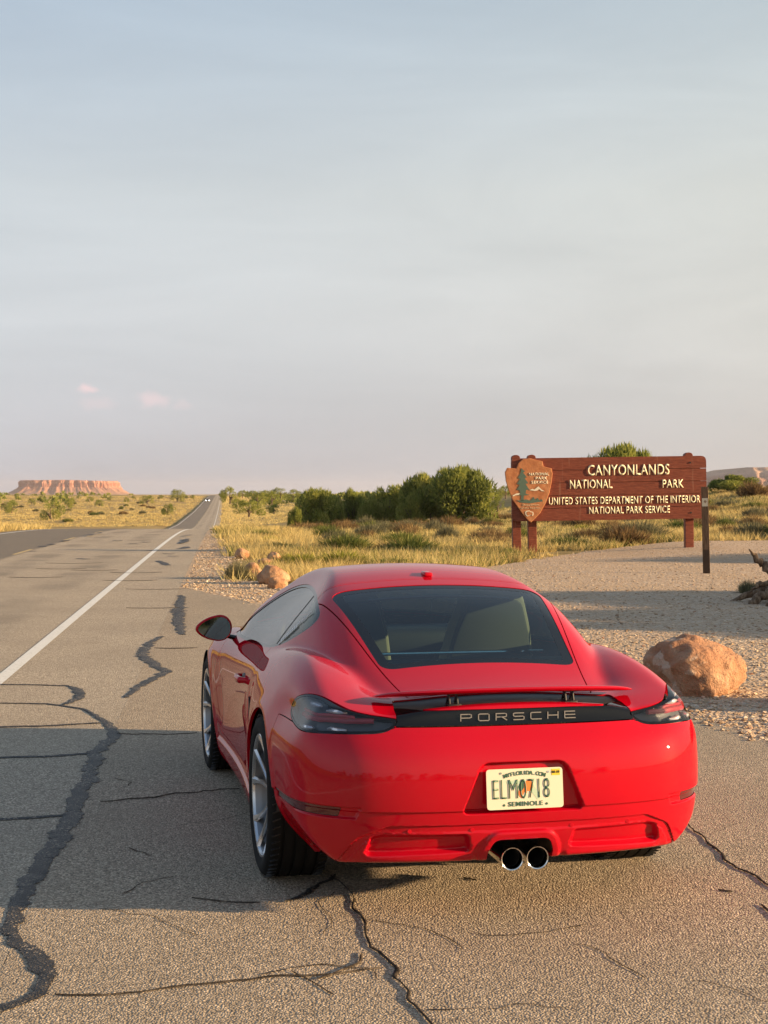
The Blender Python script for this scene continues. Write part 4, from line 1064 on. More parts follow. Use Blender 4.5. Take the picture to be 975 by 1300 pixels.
fit_text('UNITED STATES DEPARTMENT OF THE INTERIOR', sx_(793.5), 1.475, 193 / pm, 9.4 / pm, m_cream, sign, yf, offset=.008)
fit_text('NATIONAL PARK SERVICE', sx_(799.5), 1.205, 103 / pm, 9.2 / pm, m_cream, sign, yf, offset=.008)
for (bx, bz) in ((2.24, 2.47), (2.24, 1.10), (-2.1, 1.05)):
    m_ = MB(); m_.lathe([(yf - .012, .001), (yf - .012, .022), (yf + .01, .028)], 'y', 10, (bx, 0, bz)); m_.build('bolt', m_black, sign)
# arrowhead shield, px of the zoomed crop -> metres
def c7(x, y): return (sx_(630 + x / 3.482), sz_(565 + y / 3.482))
SH = [(100, 72), (120, 55), (152, 52), (180, 60), (206, 66), (210, 88), (246, 98), (250, 122), (245, 160), (235, 205), (218, 250), (192, 295), (165, 322), (152, 334), (140, 326), (118, 300), (92, 262), (70, 230), (55, 190), (44, 150), (40, 112), (50, 92), (90, 96)]
shield = empty('arrowhead_shield', (0, -.10, 0), 0, sign)
m_ = MB(); m_.prism([c7(*p) for p in SH], 'y', -.05, .03, .012); m_.build('shield_panel', m_shield, shield, smooth=False)
def shp(pts, name, m, d=.0):
    b = MB(); b.prism([c7(*p) for p in pts], 'y', -.058 - d, -.048); return b.build(name, m, shield, smooth=False)
shp([(112, 95), (128, 110), (120, 114), (136, 136), (126, 138), (142, 162), (130, 164), (146, 190), (132, 190), (130, 208), (148, 212), (122, 216), (120, 238), (108, 240), (110, 214), (90, 214), (106, 206), (104, 192), (90, 190), (104, 168), (92, 164), (106, 142), (96, 138), (108, 118)], 'tree_emblem', m_sgreen)
shp([(88, 236), (108, 236), (130, 232), (150, 238), (165, 222), (172, 236), (182, 226), (192, 240), (200, 232), (206, 242), (150, 250), (110, 246)], 'grove_emblem', m_sgreen)
shp([(146, 192), (160, 186), (168, 190), (186, 176), (200, 190), (214, 198), (200, 197), (190, 188), (182, 194), (172, 196), (160, 194)], 'snowcap_emblem', m_swhite, .002)
shp([(72, 214), (88, 206), (104, 204), (100, 212), (84, 214), (74, 219)], 'hill_emblem', m_swhite, .002)
bis = [(126, 288), (132, 283), (144, 281), (152, 286), (162, 288), (164, 298), (160, 306), (154, 302), (146, 303), (136, 308), (128, 300)]
shp(bis, 'bison_outline', m_swhite, .001); cen = np.mean(bis, 0); shp([tuple(cen + (np.array(p) - cen) * .74) for p in bis], 'bison_emblem', m_shield, .004)
for (tx, u, v, w, h) in (('NATIONAL', 190, 122, 88, 13), ('PARK', 200, 140, 52, 13), ('SERVICE', 192, 158, 74, 13)): 
    X_, Z_ = c7(u, v); fit_text(tx, X_, Z_, w / 3.482 / pm, h / 3.482 / pm, m_swhite, shield, -.052, .008, .012)
for (tx, u, v, w, h) in (('Department', 152, 258, 74, 11), ('of the Interior', 150, 270, 84, 9)):
    X_, Z_ = c7(u, v); fit_text(tx, X_, Z_, w / 3.482 / pm, h / 3.482 / pm, m_sline, shield, -.052, .006, .006)
# --- slim wooden marker post
m_post = mat('weathered_post', (.16, .10, .06), .8, spec=.2); t_ = NT(m_post)
gw = t_.noise(14, 5, .65, t_.mapping((4, 4, .5))); c = t_.ramp(gw, [(.3, (.085, .055, .034)), (.55, (.17, .105, .062)), (.75, (.23, .15, .095))])
sz3 = t_.n('ShaderNodeSeparateXYZ'); t_.link(t_.tc.outputs['Object'], sz3.inputs[0]); c = t_.mix(t_.maprange(t_.math('ADD', sz3.outputs['Z'], t_.math('MULTIPLY', t_.noise(6), .12)), .60, .56, 0, .75), c, (.045, .032, .024)); t_.base(c); t_.bump(gw, .5, .01)
PX, PY = at(897.5, 30.3), 30.3
mpost = empty('marker_post', (PX, PY, float(height(PX, PY)) - .02), 0); mpost.rotation_euler = (0, R(-1.6), R(-12)); tag(mpost, 'slim dark wooden marker post with pale sticker standing before the brown sign', 'post')
m_ = MB(); m_.box((0, 0, .80), (.145, .09, 2.04), None, .006); m_.build('post_shaft', m_post, mpost, smooth=False)
m_ = MB(); m_.box((0, -.047, 1.50), (.115, .004, .17)); m_.build('sticker', mat('pale_sticker', (.66, .58, .42), .5), mpost, smooth=False)
m_ = MB(); m_.box((.005, -.0505, 1.515), (.05, .003, .05), Matrix.Rotation(R(35), 3, 'Y')); m_.build('sticker_print', mat('sticker_ink', (.30, .20, .12), .5), mpost, smooth=False)

# ================================================================== rocks
def rock_mat(name, stops, patch=None):
    m = mat(name, (.4, .2, .1), .85, spec=.2); t = NT(m)
    n = t.noise(2.2, 6, .62, dist=.6); c = t.ramp(n, stops)
    if patch:
        f = t.noise(3.1, 5, .55, t.mapping((1, 1, 1), (0, 0, 0), (3.3, 1.7, .4)), 1.0); c = t.mix(t.maprange(f, .52, .56, 0, .8), c, patch)
        v = t.noise(9, 4, .7); c = t.mix(t.maprange(v, .60, .72, 0, .6), c, (.13, .055, .028))
    t.base(c); b = t.bump(t.noise(6, 6, .7), 1., .09); t.bump(t.noise(38, 4, .7), .6, .02, b); return m
m_rock = rock_mat('red_sandstone', [(.30, (.30, .14, .075)), (.45, (.46, .25, .135)), (.58, (.54, .33, .20)), (.75, (.60, .40, .27))])
m_boulder = rock_mat('patchy_sandstone', [(.30, (.24, .11, .062)), (.44, (.40, .21, .125)), (.60, (.48, .28, .175)), (.78, (.55, .37, .25))], (.58, .44, .34))
def rock(name, loc, dims, seed, m, label, rz=0, sub=4, sharp=.35, group=None, tilt=0):
    bm = bmesh.new(); bmesh.ops.create_icosphere(bm, subdivisions=sub, radius=1); r_ = np.random.default_rng(seed)
    pl = [(Vector(r_.normal(0, 1, 3)).normalized(), r_.uniform(.66, .90)) for _ in range(12)]; off = Vector(r_.uniform(-50, 50, 3))
    for v in bm.verts:
        p = v.co.copy(); 
        for n, d in pl:
            e = p.dot(n) - d
            if e > 0: p -= n * e * .74
        q = p * (1 + .10 * mnoise.fractal(p * 1.3 + off, 1.0, 2.0, 3) + .06 * mnoise.fractal(p * 4 + off, .8, 2.0, 4))
        v.co = q
    for v in bm.verts: v.co.x *= dims[0]; v.co.y *= dims[1]; v.co.z *= dims[2]
    lo = min(v.co.z for v in bm.verts)
    bmesh.ops.rotate(bm, verts=bm.verts, cent=(0, 0, 0), matrix=Matrix.Rotation(tilt, 3, 'Y'))
    me = bpy.data.meshes.new(name); bm.to_mesh(me); bm.free(); me.polygons.foreach_set('use_smooth', np.full(len(me.polygons), True))
    o = obj(name, me, m); o.location = (loc[0], loc[1], float(height(loc[0], loc[1])) + dims[2] * .52); o.rotation_euler = (0, 0, rz)
    tag(o, label, 'rock', group); return o
rock('boulder', (2.60, 12.15), (.46, .37, .30), 12, m_boulder, 'large patchy orange and brown boulder on the gravel just behind the car', .2, 5, tilt=.10)
rock('boulder', (3.16, 11.55), (.14, .14, .16), 5, m_rock, 'small reddish rock cut by the edge of view beyond the big boulder')
rock('boulder', (4.35, 11.2), (.55, .42, .42), 8, m_rock, 'sandstone boulder just out of view casting a shadow over the gravel')
for i, (u, v, w, h, sd, lb) in enumerate(((320, 735, 24, 22, 21, 'rounded orange rock, leftmost in front of the roadside rock pile'), (346, 742, 38, 27, 22, 'largest blocky orange rock in the roadside pile near the car mirror'),
      (351, 748, 24, 17, 23, 'dark red rock half hidden by the car roof edge in the pile'), (336, 719, 21, 13, 24, 'flat pale rock in the middle of the roadside rock pile'),
      (348, 717, 21, 18, 25, 'upright tan rock at the back right of the roadside pile'), (307, 709, 19, 14, 26, 'reddish rock at the far left back of the roadside pile in grass'))):
    Y_ = 1.648 * FPX / (v - 626); k = Y_ / FPX
    rock('rock', (at(u, Y_), Y_ + .15), (w * k * .58, w * k * .5, h * k * .60), sd, m_rock, lb, sd * .7)

# ================================================================== dead tree stump with roots at the right
m_wood = mat('dead_wood', (.22, .15, .10), .85, spec=.2); t_ = NT(m_wood); gw = t_.noise(7, 6, .7, t_.mapping((3, 3, .8))); t_.base(t_.ramp(gw, [(.3, (.075, .048, .032)), (.5, (.19, .125, .08)), (.72, (.36, .27, .19))])); t_.bump(gw, .9, .03)
DX, DY = 6.15, 22.3
stump = empty('dead_stump', (DX, DY, float(height(DX, DY))), 0); tag(stump, 'weathered dead tree stump with splayed roots at the right edge of the gravel', 'stump')
def limb(pts, rad, name):
    b = MB(); P = [Vector(p) for p in pts]; Q = []; Rr = []
    for i in range(len(P) - 1):
        for k in range(5):
            f = k / 5; Q.append(P[i].lerp(P[i + 1], f) + Vector(rng.normal(0, .018, 3))); Rr.append((rad[i] * (1 - f) + rad[i + 1] * f) * rng.uniform(.85, 1.15))
    Q.append(P[-1]); Rr.append(rad[-1]); b.tube(Q, Rr, 9); return b.build(name, m_wood, stump, sharp=0)
limb([(.15, 0, -.1), (.05, 0, .35), (.0, .02, .75), (-.05, .0, 1.02)], [.30, .22, .19, .12], 'trunk')
for p, r in (([(0, -.1, .42), (-.28, -.15, .50), (-.45, -.15, .62), (-.62, -.2, .82)], [.09, .07, .05, .012]), ([(.0, -.15, .30), (-.35, -.3, .18), (-.62, -.42, .02), (-.75, -.5, -.05)], [.10, .08, .06, .03]), ([(.1, -.2, .28), (-.15, -.5, .12), (-.45, -.8, .02), (-.6, -.95, -.05)], [.10, .08, .05, .03]),
             ([(.1, -.2, .25), (.0, -.6, .10), (-.1, -.95, .0), (-.3, -1.2, -.05)], [.1, .08, .05, .03]), ([(.2, -.1, .3), (.4, -.5, .2), (.5, -.9, .0)], [.12, .1, .06]), ([(0, 0, .5), (-.2, -.12, .36), (-.42, -.2, .30), (-.58, -.25, .22)], [.06, .05, .04, .015]), ([(0, .1, .3), (-.4, .15, .15), (-.8, .2, -.02)], [.1, .07, .03]), ([(.2, 0, .6), (.5, -.1, .85), (.8, -.1, 1.0)], [.1, .07, .02])):
    limb(p, r, 'root')
# ================================================================== vegetation
def leaf_mat(name, stops, scale=.9, trans=.25, nscale=None):
    m = mat(name, stops[1][1], .8, spec=.15); t = NT(m)
    oi = t.n('ShaderNodeObjectInfo'); n = t.noise(scale, 4, .6); f = t.math('ADD', n, t.math('MULTIPLY', t.math('SUBTRACT', oi.outputs['Random'], .5), .14))
    rn = t.math('MULTIPLY_ADD', t.geo.outputs['Random Per Island'], .30, t.math('SUBTRACT', f, .15)); c = t.ramp(rn, stops); t.base(c)
    tr = t.n('ShaderNodeBsdfTranslucent'); t.link(c, tr.inputs[0]); ms = t.n('ShaderNodeMixShader'); ms.inputs[0].default_value = trans
    t.link(t.p.outputs[0], ms.inputs[1]); t.link(tr.outputs[0], ms.inputs[2]); t.link(ms.outputs[0], t.out.inputs[0]); return m
m_jun = leaf_mat('juniper_foliage', [(.28, (.12, .145, .036)), (.45, (.22, .25, .058)), (.60, (.31, .32, .08)), (.75, (.42, .39, .12))], .9, .5)
m_sage = leaf_mat('sagebrush_foliage', [(.28, (.085, .085, .050)), (.45, (.15, .145, .085)), (.60, (.21, .20, .12)), (.75, (.29, .25, .14))])
m_rabbit = leaf_mat('rabbitbrush_foliage', [(.28, (.13, .15, .028)), (.45, (.22, .23, .035)), (.60, (.33, .31, .045)), (.75, (.46, .40, .06))])
m_green = leaf_mat('green_weed', [(.28, (.06, .085, .025)), (.45, (.11, .14, .035)), (.60, (.18, .19, .05)), (.75, (.30, .27, .08))])
m_straw = leaf_mat('dry_grass', [(.25, (.24, .18, .085)), (.37, (.40, .31, .125)), (.50, (.58, .45, .18)), (.62, (.66, .54, .27)), (.75, (.46, .43, .17))], .45, .35)
m_brush = leaf_mat('brown_brush', [(.28, (.12, .075, .040)), (.45, (.19, .125, .062)), (.60, (.26, .18, .085)), (.75, (.36, .26, .12))])
m_bark = mat('juniper_bark', (.12, .085, .06), .9)
def tri_soup(P, D, L, Wd):
    """thin triangles: base P, unit direction D, length L, width Wd"""
    n = len(P); side = np.cross(D, rng.normal(0, 1, (n, 3))); side /= np.linalg.norm(side, axis=1, keepdims=True) + 1e-9
    V = np.stack([P - side * Wd[:, None] * .5, P + side * Wd[:, None] * .5, P + D * L[:, None]], 1).reshape(-1, 3)
    return V, np.arange(3 * n).reshape(n, 3)
def unit(v): return v / (np.linalg.norm(v, axis=-1, keepdims=True) + 1e-9)
def juniper_mesh(seed, n=11000, lobes=30, flat=.8):
    """crown of about unit half-width and unit height made of many small sprays on uneven lobes"""
    r = np.random.default_rng(seed); P = []; D = []
    C = []
    for k in range(lobes):
        a = r.uniform(0, 2 * math.pi); rr = math.sqrt(r.uniform(0, 1)) * .72; z = r.uniform(.12, .80) * (1 - .40 * rr ** 2); C.append((rr * math.cos(a), rr * math.sin(a), z, r.uniform(.15, .29)))
    for k in range(6):
        a = r.uniform(0, 2 * math.pi); C.append((.45 * math.cos(a) * r.uniform(.2, 1), .45 * math.sin(a) * r.uniform(.2, 1), r.uniform(.70, .88), r.uniform(.13, .2)))
    C = np.array(C); k = r.choice(len(C), n, p=C[:, 3] ** 2 / (C[:, 3] ** 2).sum()); d = unit(r.normal(0, 1, (n, 3))); rad = np.where(r.uniform(0, 1, n) < .85, r.uniform(.80, 1.06, n), r.uniform(.4, .8, n))
    P = C[k, :3] + d * (C[k, 3] * rad)[:, None] * np.array([1, 1, .95]); P[:, 2] = np.maximum(P[:, 2], .03)
    D = unit(d * .7 + np.array([0, 0, .65]) + r.normal(0, .45, (n, 3)))
    V, F = tri_soup(P, D, r.uniform(.05, .12, n), r.uniform(.022, .048, n)); return mesh_from(V, F, False)
def trunk_mesh(seed):
    r = random.Random(seed); b = MB(); b.tube([(0, 0, -.08), (.02, 0, .15), (-.02, .02, .4), (.03, 0, .7)], [.07, .06, .045, .015], 7)
    for k in range(5):
        a = r.uniform(0, 6.28); b.tube([(0, 0, .12 + .05 * k), (.25 * math.cos(a), .25 * math.sin(a), .35), (.5 * math.cos(a), .5 * math.sin(a), .55)], [.035, .025, .008], 6)
    bmesh.ops.recalc_face_normals(b.bm, faces=b.bm.faces); me = bpy.data.meshes.new('trunk'); b.bm.to_mesh(me); b.bm.free(); me.materials.append(m_bark); return me
JM = [juniper_mesh(s) for s in (3, 14, 25, 36)]
JF = [juniper_mesh(s, 2200, 12) for s in (44, 55)]
for me in JM + JF: me.materials.append(m_jun)
TM = [trunk_mesh(s) for s in (1, 2)]
def juniper(name, x, y, w, h, var, label, cat='tree', group=None, z=None, rz=None, far=False):
    """w: crown width, h: height (metres)"""
    o = empty(name, (x, y, float(height(x, y)) - .05 if z is None else z), rng.uniform(0, 6.28) if rz is None else rz); tag(o, label, cat, group)
    c = bpy.data.objects.new('crown', (JF[var % 2] if far else JM[var % 4])); link(c, o); c.scale = (w / 1.85, w / 1.85, h * 1.02)
    t = bpy.data.objects.new('trunk', TM[var % 2]); link(t, o); t.scale = (w / 2, w / 2, h); return o
def on_land(u, v):
    p = gp(u, v); return p[0], p[1]
# the big juniper group behind the grass: (u centre, v base, width px, height px, Y)
for (u, vb, wp, hp, Y_, var, lb) in ((548, 650, 84, 60, 132, 0, 'tall dark left half of the biggest juniper clump beyond the grass'), (587, 651, 86, 65, 128, 1, 'largest rounded juniper standing left of the brown sign'), (494, 648, 66, 36, 136, 2, 'mid-height juniper joined to the left of the biggest clump'),
      (447, 647, 46, 31, 138, 3, 'small pale green juniper between two darker ones'), (400, 650, 58, 34, 130, 1, 'dark rounded juniper, leftmost of the main row'), (374, 658, 18, 17, 100, 2, 'small low juniper bush at the foot of the main row'),
      (470, 649, 34, 24, 134, 0, 'low juniper filling the gap right of the small pale one'), (422, 649, 32, 24, 134, 2, 'low juniper tucked between the leftmost dark pair'), (524, 650, 36, 28, 128, 3, 'low juniper at the foot of the biggest clump on its left'),
      (792, 640, 112, 83, 92, 1, 'juniper whose top shows above the brown sign'), (935, 631, 66, 24, 120, 3, 'low wide dark juniper on the rise right of the sign')):
    k = Y_ / FPX; x = at(u, Y_); zb = float(height(x, Y_)); zbase = CAM_H + (626 - vb) * k
    H_ = hp * k + max(0, zbase - zb)
    juniper('juniper_tree', x, Y_, wp * k * 1.16, H_ * .90, var, lb, z=zb - .05)
# small junipers left of the main row and across the road
grp = 'junipers along the far right verge'
for i, (u, vb, wp, hp, Y_) in enumerate(((316, 655, 42, 17, 115), (292, 639, 26, 18, 260), (327, 641, 26, 15, 240), (345, 640, 24, 14, 250), (340, 634, 20, 10, 330), (356, 632, 22, 11, 350), (308, 632, 16, 8, 420), (300, 646, 18, 11, 170), (348, 652, 22, 10, 130), (372, 634, 22, 11, 330), (282, 632, 10, 6, 500), (322, 630, 18, 6, 480), (642, 632, 26, 14, 210), (632, 648, 18, 16, 120))):
    k = Y_ / FPX; x = at(u, Y_); juniper('juniper_tree', x, Y_, wp * k * 1.1, hp * k * 1.12, i, {0: 'widest low juniper left of the main row', 1: 'juniper just right of the far road crest', 7: 'small juniper left of the widest low one', 8: 'low juniper at the left foot of the main row', 12: 'small far juniper left of the arrowhead shield', 13: 'nearer small juniper at the right end of the biggest clump'}.get(i, 'small distant juniper in the scrub right of the far road'), 'tree', grp, z=CAM_H + (626 - vb) * k, far=True)
grp = 'bushes dotted over the left field'
for i, (u, v, wp) in enumerate(((15, 652, 27), (64, 660, 32), (91, 646, 17), (113, 637, 11), (126, 643, 12), (160, 638, 8), (187, 640, 18), (213, 654, 20), (225, 637, 19), (233, 630, 11), (40, 640, 10), (140, 636, 8), (78, 634, 7), (170, 633, 6), (20, 634, 8), (203, 633, 8), (245, 631, 7), (100, 631, 6), (52, 631, 7))):
    if v > 634: x, y = on_land(u, v)
    else: y = 760.; x = at(u, y)
    lbs = ['wide low bush at the far left edge of the dry field', 'largest dark bush in the left field, close to the road', 'rounded bush below the middle of the mesa', 'small bush directly beneath the right half of the mesa', 'small round bush lower right of the mesa', 'tiny bush right of the mesa foot', 'oval bush midway between the mesa and the far road', 'green bush beside the left edge of the far road', 'tall dark bush left of the road near its crest', 'bush on the skyline left of the road crest']
    k = y / FPX; juniper('juniper_bush', x, y, wp * k * 1.15, wp * k * (.62 + .1 * (i % 3)), i, lbs[i] if i < len(lbs) else 'tiny dark juniper bush far off near the horizon of the left field', 'bush', grp, far=True)
# trees to the right, outside the frame, whose long shadows cross the gravel
juniper('juniper_tree', 14.0, 17.2, 5.4, 2.6, 0, 'juniper out of view on the right shading the gravel', z=0)
juniper('juniper_tree', 15.5, 21.4, 5.2, 2.75, 1, 'second juniper out of view on the right, farther off', z=0)
juniper('juniper_tree', 16.5, 19.4, 4.6, 2.7, 2, 'middle juniper of three out of view on the right', z=0)
juniper('juniper_tree', 20.5, 33.8, 3.4, 2.9, 2, 'third juniper out of view on the right, level with the sign', z=.1)
# junipers on the land behind the viewer, which the car's paint and glass mirror
for i in range(22):
    x = -44 + i * 4.3 + rng.uniform(-1.5, 1.5); y = -34 - rng.uniform(0, 16); juniper('juniper_tree', x, y, rng.uniform(3.5, 6.5), rng.uniform(2.2, 4.4), i, 'juniper standing behind the viewer, seen only as a reflection', 'tree', 'junipers behind the viewer', z=-.05, far=True)
# shrubs
def shrub_mesh(seed, n, up=.9, spread=.8, lmin=.25, lmax=.6, w=.03):
    r = np.random.default_rng(seed); a = r.uniform(0, 2 * math.pi, n); rr = np.sqrt(r.uniform(0, 1, n)); z = r.uniform(0, .62, n) * (1 - .55 * rr ** 2)
    lump = 1 + .22 * np.sin(a * 3 + seed) + .14 * np.sin(a * 7 + 2 * seed)
    P = np.stack([rr * .72 * np.cos(a) * lump, rr * .72 * np.sin(a) * lump, z], 1); D = unit(np.stack([np.cos(a) * rr * spread, np.sin(a) * rr * spread, np.full(n, up)], 1) + r.normal(0, .28, (n, 3)))
    V, F = tri_soup(P, D, r.uniform(lmin, lmax, n), r.uniform(.5, 1.3, n) * w); return mesh_from(V, F, False)
SM = {k: [shrub_mesh(s, 1500, w=.034) for s in (5, 6, 7)] for k in ('sage', 'rabbit', 'green', 'brush')}
for k, m in (('sage', m_sage), ('rabbit', m_rabbit), ('green', m_green), ('brush', m_brush)):
    for me in SM[k]: me.materials.append(m)
def shrub(kind, x, y, w, h, i, label, group=None, name=None):
    o = bpy.data.objects.new(name or {'sage': 'sagebrush', 'rabbit': 'rabbitbrush', 'green': 'green_weed', 'brush': 'dry_bush'}[kind], SM[kind][i % 3]); link(o)
    o.location = (x, y, float(height(x, y)) - .03); o.scale = (w / 2, w / 2, h * .95); o.rotation_euler = (0, 0, rng.uniform(0, 6.28)); tag(o, label, 'shrub', group); return o
for (k, u, vb, wp, hp, lb) in (('sage', 812, 690, 62, 27, 'grey-green sagebrush under the right half of the sign'), ('green', 722, 696, 62, 17, 'low green weed patch between the sign posts'), ('sage', 782, 690, 36, 20, 'small sagebrush left of the larger one under the sign'), ('green', 645, 706, 34, 14, 'weed clump at the foot of the left sign posts'),
      ('rabbit', 436, 718, 66, 22, 'bright yellow-green rabbitbrush just above the car roof'), ('rabbit', 388, 719, 54, 19, 'yellow-green rabbitbrush right of the rock pile'), ('rabbit', 366, 718, 26, 18, 'small yellow rabbitbrush touching the rock pile'), ('green', 330, 682, 40, 12, 'dark green weeds in the ditch beside the gravel verge'),
      ('green', 356, 700, 44, 14, 'weed clump behind the rock pile'), ('sage', 300, 736, 30, 26, 'wispy grey bush left of the rock pile'), ('rabbit', 344, 690, 26, 12, 'small yellow bush in the ditch behind the rocks'), ('green', 500, 720, 66, 16, 'low weeds just above the middle of the car roof'), ('sage', 950, 752, 26, 20, 'dry grey bush at the foot of the dead stump'),
      ('rabbit', 740, 679, 30, 12, 'yellow-green bush left of the sagebrush under the sign'), ('brush', 955, 655, 40, 22, 'dark brown bush in the golden grass right of the post'), ('sage', 466, 662, 30, 18, 'grey sagebrush in front of the small pale juniper'), ('brush', 430, 668, 34, 16, 'brown brush in front of the main juniper row'), ('brush', 570, 662, 40, 18, 'pale brown brush below the largest juniper'), ('sage', 520, 668, 36, 16, 'grey sagebrush below the middle junipers')):
    Y_ = 1.656 * FPX / max(vb - 626, 16); x = at(u, Y_); kx = Y_ / FPX; shrub(k, x, Y_, wp * kx * 1.15, hp * kx * 1.15, int(u), lb)
grp = 'sagebrush scattered in the right field'; n = 0
while n < 150:
    y = rng.uniform(42, 150); x = rng.uniform(-.10 * y, .32 * y)
    if lat(x, y) < 5 or sdf_poly(np.array([x]), np.array([y]), GRAVEL)[0] < .6: continue
    shrub(rng.choice(['sage', 'brush', 'brush', 'green']), x, y, rng.uniform(.8, 2.0), rng.uniform(.4, .85), n, 'low scrub bush scattered through the golden grass right of the road', grp, 'scrub_bush'); n += 1
grp = 'sagebrush scattered in the left field'; n = 0
while n < 60:
    y = rng.choice([rng.uniform(45, 85), rng.uniform(290, 600)]); x = -rng.uniform(.14, .34) * y - 9
    if lat(x, y) > -10: continue
    big_ = 1 if y < 100 else 1.9
    shrub(rng.choice(['sage', 'brush', 'green', 'brush']), x, y, rng.uniform(.8, 1.6) * big_, rng.uniform(.4, .7) * big_, n, 'low scrub bush in the dry field on the left', grp, 'scrub_bush'); n += 1
# dry grass: uncountable blades, thinner and larger with distance
def grass(name, label, pts, hmin, hmax, blades, m, wd=.013, lean=.6):
    n = len(pts); k = np.repeat(np.arange(n), blades); N_ = len(k); sc_ = rng.uniform(.6, 1.25, n)[k]; dist = np.hypot(pts[:, 0], pts[:, 1])[k]
    a = rng.uniform(0, 2 * math.pi, N_); rr = rng.uniform(0, .16, N_) * sc_ * (1 + dist / 90)
    P = np.stack([pts[k, 0] + rr * np.cos(a), pts[k, 1] + rr * np.sin(a), np.zeros(N_)], 1); P[:, 2] = height(P[:, 0], P[:, 1]) - .03
    D = unit(np.stack([np.cos(a) * lean, np.sin(a) * lean, np.ones(N_)], 1) + rng.normal(0, .22, (N_, 3)))
    V, F = tri_soup(P, D, rng.uniform(hmin, hmax, N_) * sc_, wd * (1 + dist / 45) * rng.uniform(.6, 1.3, N_)); o = obj(name, mesh_from(V, F, False), m); tag(o, label, 'grass', kind='stuff'); return o
def scatter(n, yl, yh, f):
    y = yl * (yh / yl) ** rng.uniform(0, 1, n); x = f(y, n); return np.stack([x, y], 1)
p = scatter(46000, 26, 190, lambda y, n: np.where(rng.uniform(0, 1, n) < .72, rng.uniform(-.16, .34, n), rng.uniform(.34, .75, n)) * y); s_ = lat(p[:, 0], p[:, 1]); sd = sdf_poly(p[:, 0], p[:, 1], GRAVEL)
p = p[(s_ > 1.6) & ~((p[:, 1] < 38) & (p[:, 0] < 3) & (rng.uniform(0, 1, len(p)) < .55)) & (sd > rng.uniform(-.25, .5, len(p))) & (mnoise_mask := (np.sin(p[:, 0] * .9 + 2 * np.sin(p[:, 1] * .23)) + np.sin(p[:, 1] * .55 + p[:, 0] * .3) > -1.15 + rng.uniform(-.5, .5, len(p))))]
grass('dry_grass', 'golden dry grass covering the field right of the road', p, .12, .40, 19, m_straw)
q = p[(np.sin(p[:, 0] * .8 + 1) + np.sin(p[:, 1] * .31 + 2) > .1)]
grass('green_grass', 'greener weeds growing among the dry grass', q, .12, .36, 11, m_green)
p = np.concatenate([scatter(9000, 36, 90, lambda y, n: -2 - rng.uniform(.105, .42, n) * y - 7.5), scatter(9000, 280, 900, lambda y, n: -2 - rng.uniform(.112, .34, n) * y - 8)])
s_ = lat(p[:, 0], p[:, 1]); p = p[s_ < -8.3 - rng.uniform(0, .6, len(p))]
grass('dry_grass', 'golden dry grass covering the field left of the road', p, .2, .5, 12, m_straw)
p = scatter(5200, 285, 900, lambda y, n: -2 - .1095 * y + rng.uniform(1.2, 26, n)); grass('dry_grass', 'pale grass verge along the right of the far road', p, .2, .5, 10, m_straw)
# gravel stones lying on the lot and verge
def stones(name, label, pts, smin, smax, m, parent_z=.004):
    base = np.array([(1, 0, 0), (-1, 0, 0), (0, 1, 0), (0, -1, 0), (0, 0, .8), (0, 0, -.5), (.6, .6, .4), (-.6, .5, .45), (.5, -.65, .4), (-.55, -.6, .35)], float)
    T = np.array([(0, 2, 6), (2, 4, 6), (4, 0, 6), (2, 1, 7), (1, 4, 7), (4, 2, 7), (0, 4, 8), (4, 3, 8), (3, 0, 8), (1, 3, 9), (3, 4, 9), (4, 1, 9), (2, 0, 5), (1, 2, 5), (3, 1, 5), (0, 3, 5)])
    n = len(pts); s_ = smin + (smax - smin) * rng.uniform(0, 1, n) ** 3; a = rng.uniform(0, 6.28, n); J = base[None] * (1 + rng.uniform(-.3, .3, (n, 10, 1))) * np.stack([s_, s_ * rng.uniform(.6, 1, n), s_ * rng.uniform(.4, .8, n)], 1)[:, None]
    ca, sa = np.cos(a)[:, None], np.sin(a)[:, None]; X_ = J[..., 0] * ca - J[..., 1] * sa; Y_ = J[..., 0] * sa + J[..., 1] * ca
    V = np.stack([X_ + pts[:, 0:1], Y_ + pts[:, 1:2], J[..., 2] + (height(pts[:, 0], pts[:, 1]) + parent_z + s_ * .12)[:, None]], 2).reshape(-1, 3); F = (T[None] + 10 * np.arange(n)[:, None, None]).reshape(-1, 3)
    o = obj(name, mesh_from(V, F, False), m); tag(o, label, 'gravel', kind='stuff'); return o
m_stone = mat('pebbles', (.4, .3, .22), .85, spec=.2); t_ = NT(m_stone); t_.base(t_.ramp(t_.geo.outputs['Random Per Island'], [(0., (.26, .17, .11)), (.35, (.44, .33, .22)), (.7, (.56, .44, .32)), (.93, (.66, .56, .44)), (1., (.34, .16, .09))]))
p = scatter(34000, 7.5, 46, lambda y, n: rng.uniform(-.13, .33, n) * y)
sd = sdf_poly(p[:, 0], p[:, 1], GRAVEL); sa = sdf_poly(p[:, 0], p[:, 1], APRON); s_ = lat(p[:, 0], p[:, 1])
keep = (sd < .1) & (sa > -.12 + .0 * sa) & (s_ > 1.4) & ((s_ > 2.0) | (p[:, 1] > 25.5))
p = p[keep]; grass_d = np.hypot(p[:, 0], p[:, 1]); stones('gravel', 'loose pale gravel stones strewn over the lot', p, .006, .030, m_stone)
v_ = scatter(16000, 22, 60, lambda y, n: ROAD_A + ROAD_B * y + rng.uniform(1.25, 4.5, n)); v_ = v_[sdf_poly(v_[:, 0], v_[:, 1], GRAVEL) < .2]; v_ = v_[sdf_poly(v_[:, 0], v_[:, 1], APRON) > .02]
stones('gravel', 'coarse pinkish gravel on the verge between road and grass', v_, .008, .036, m_stone)
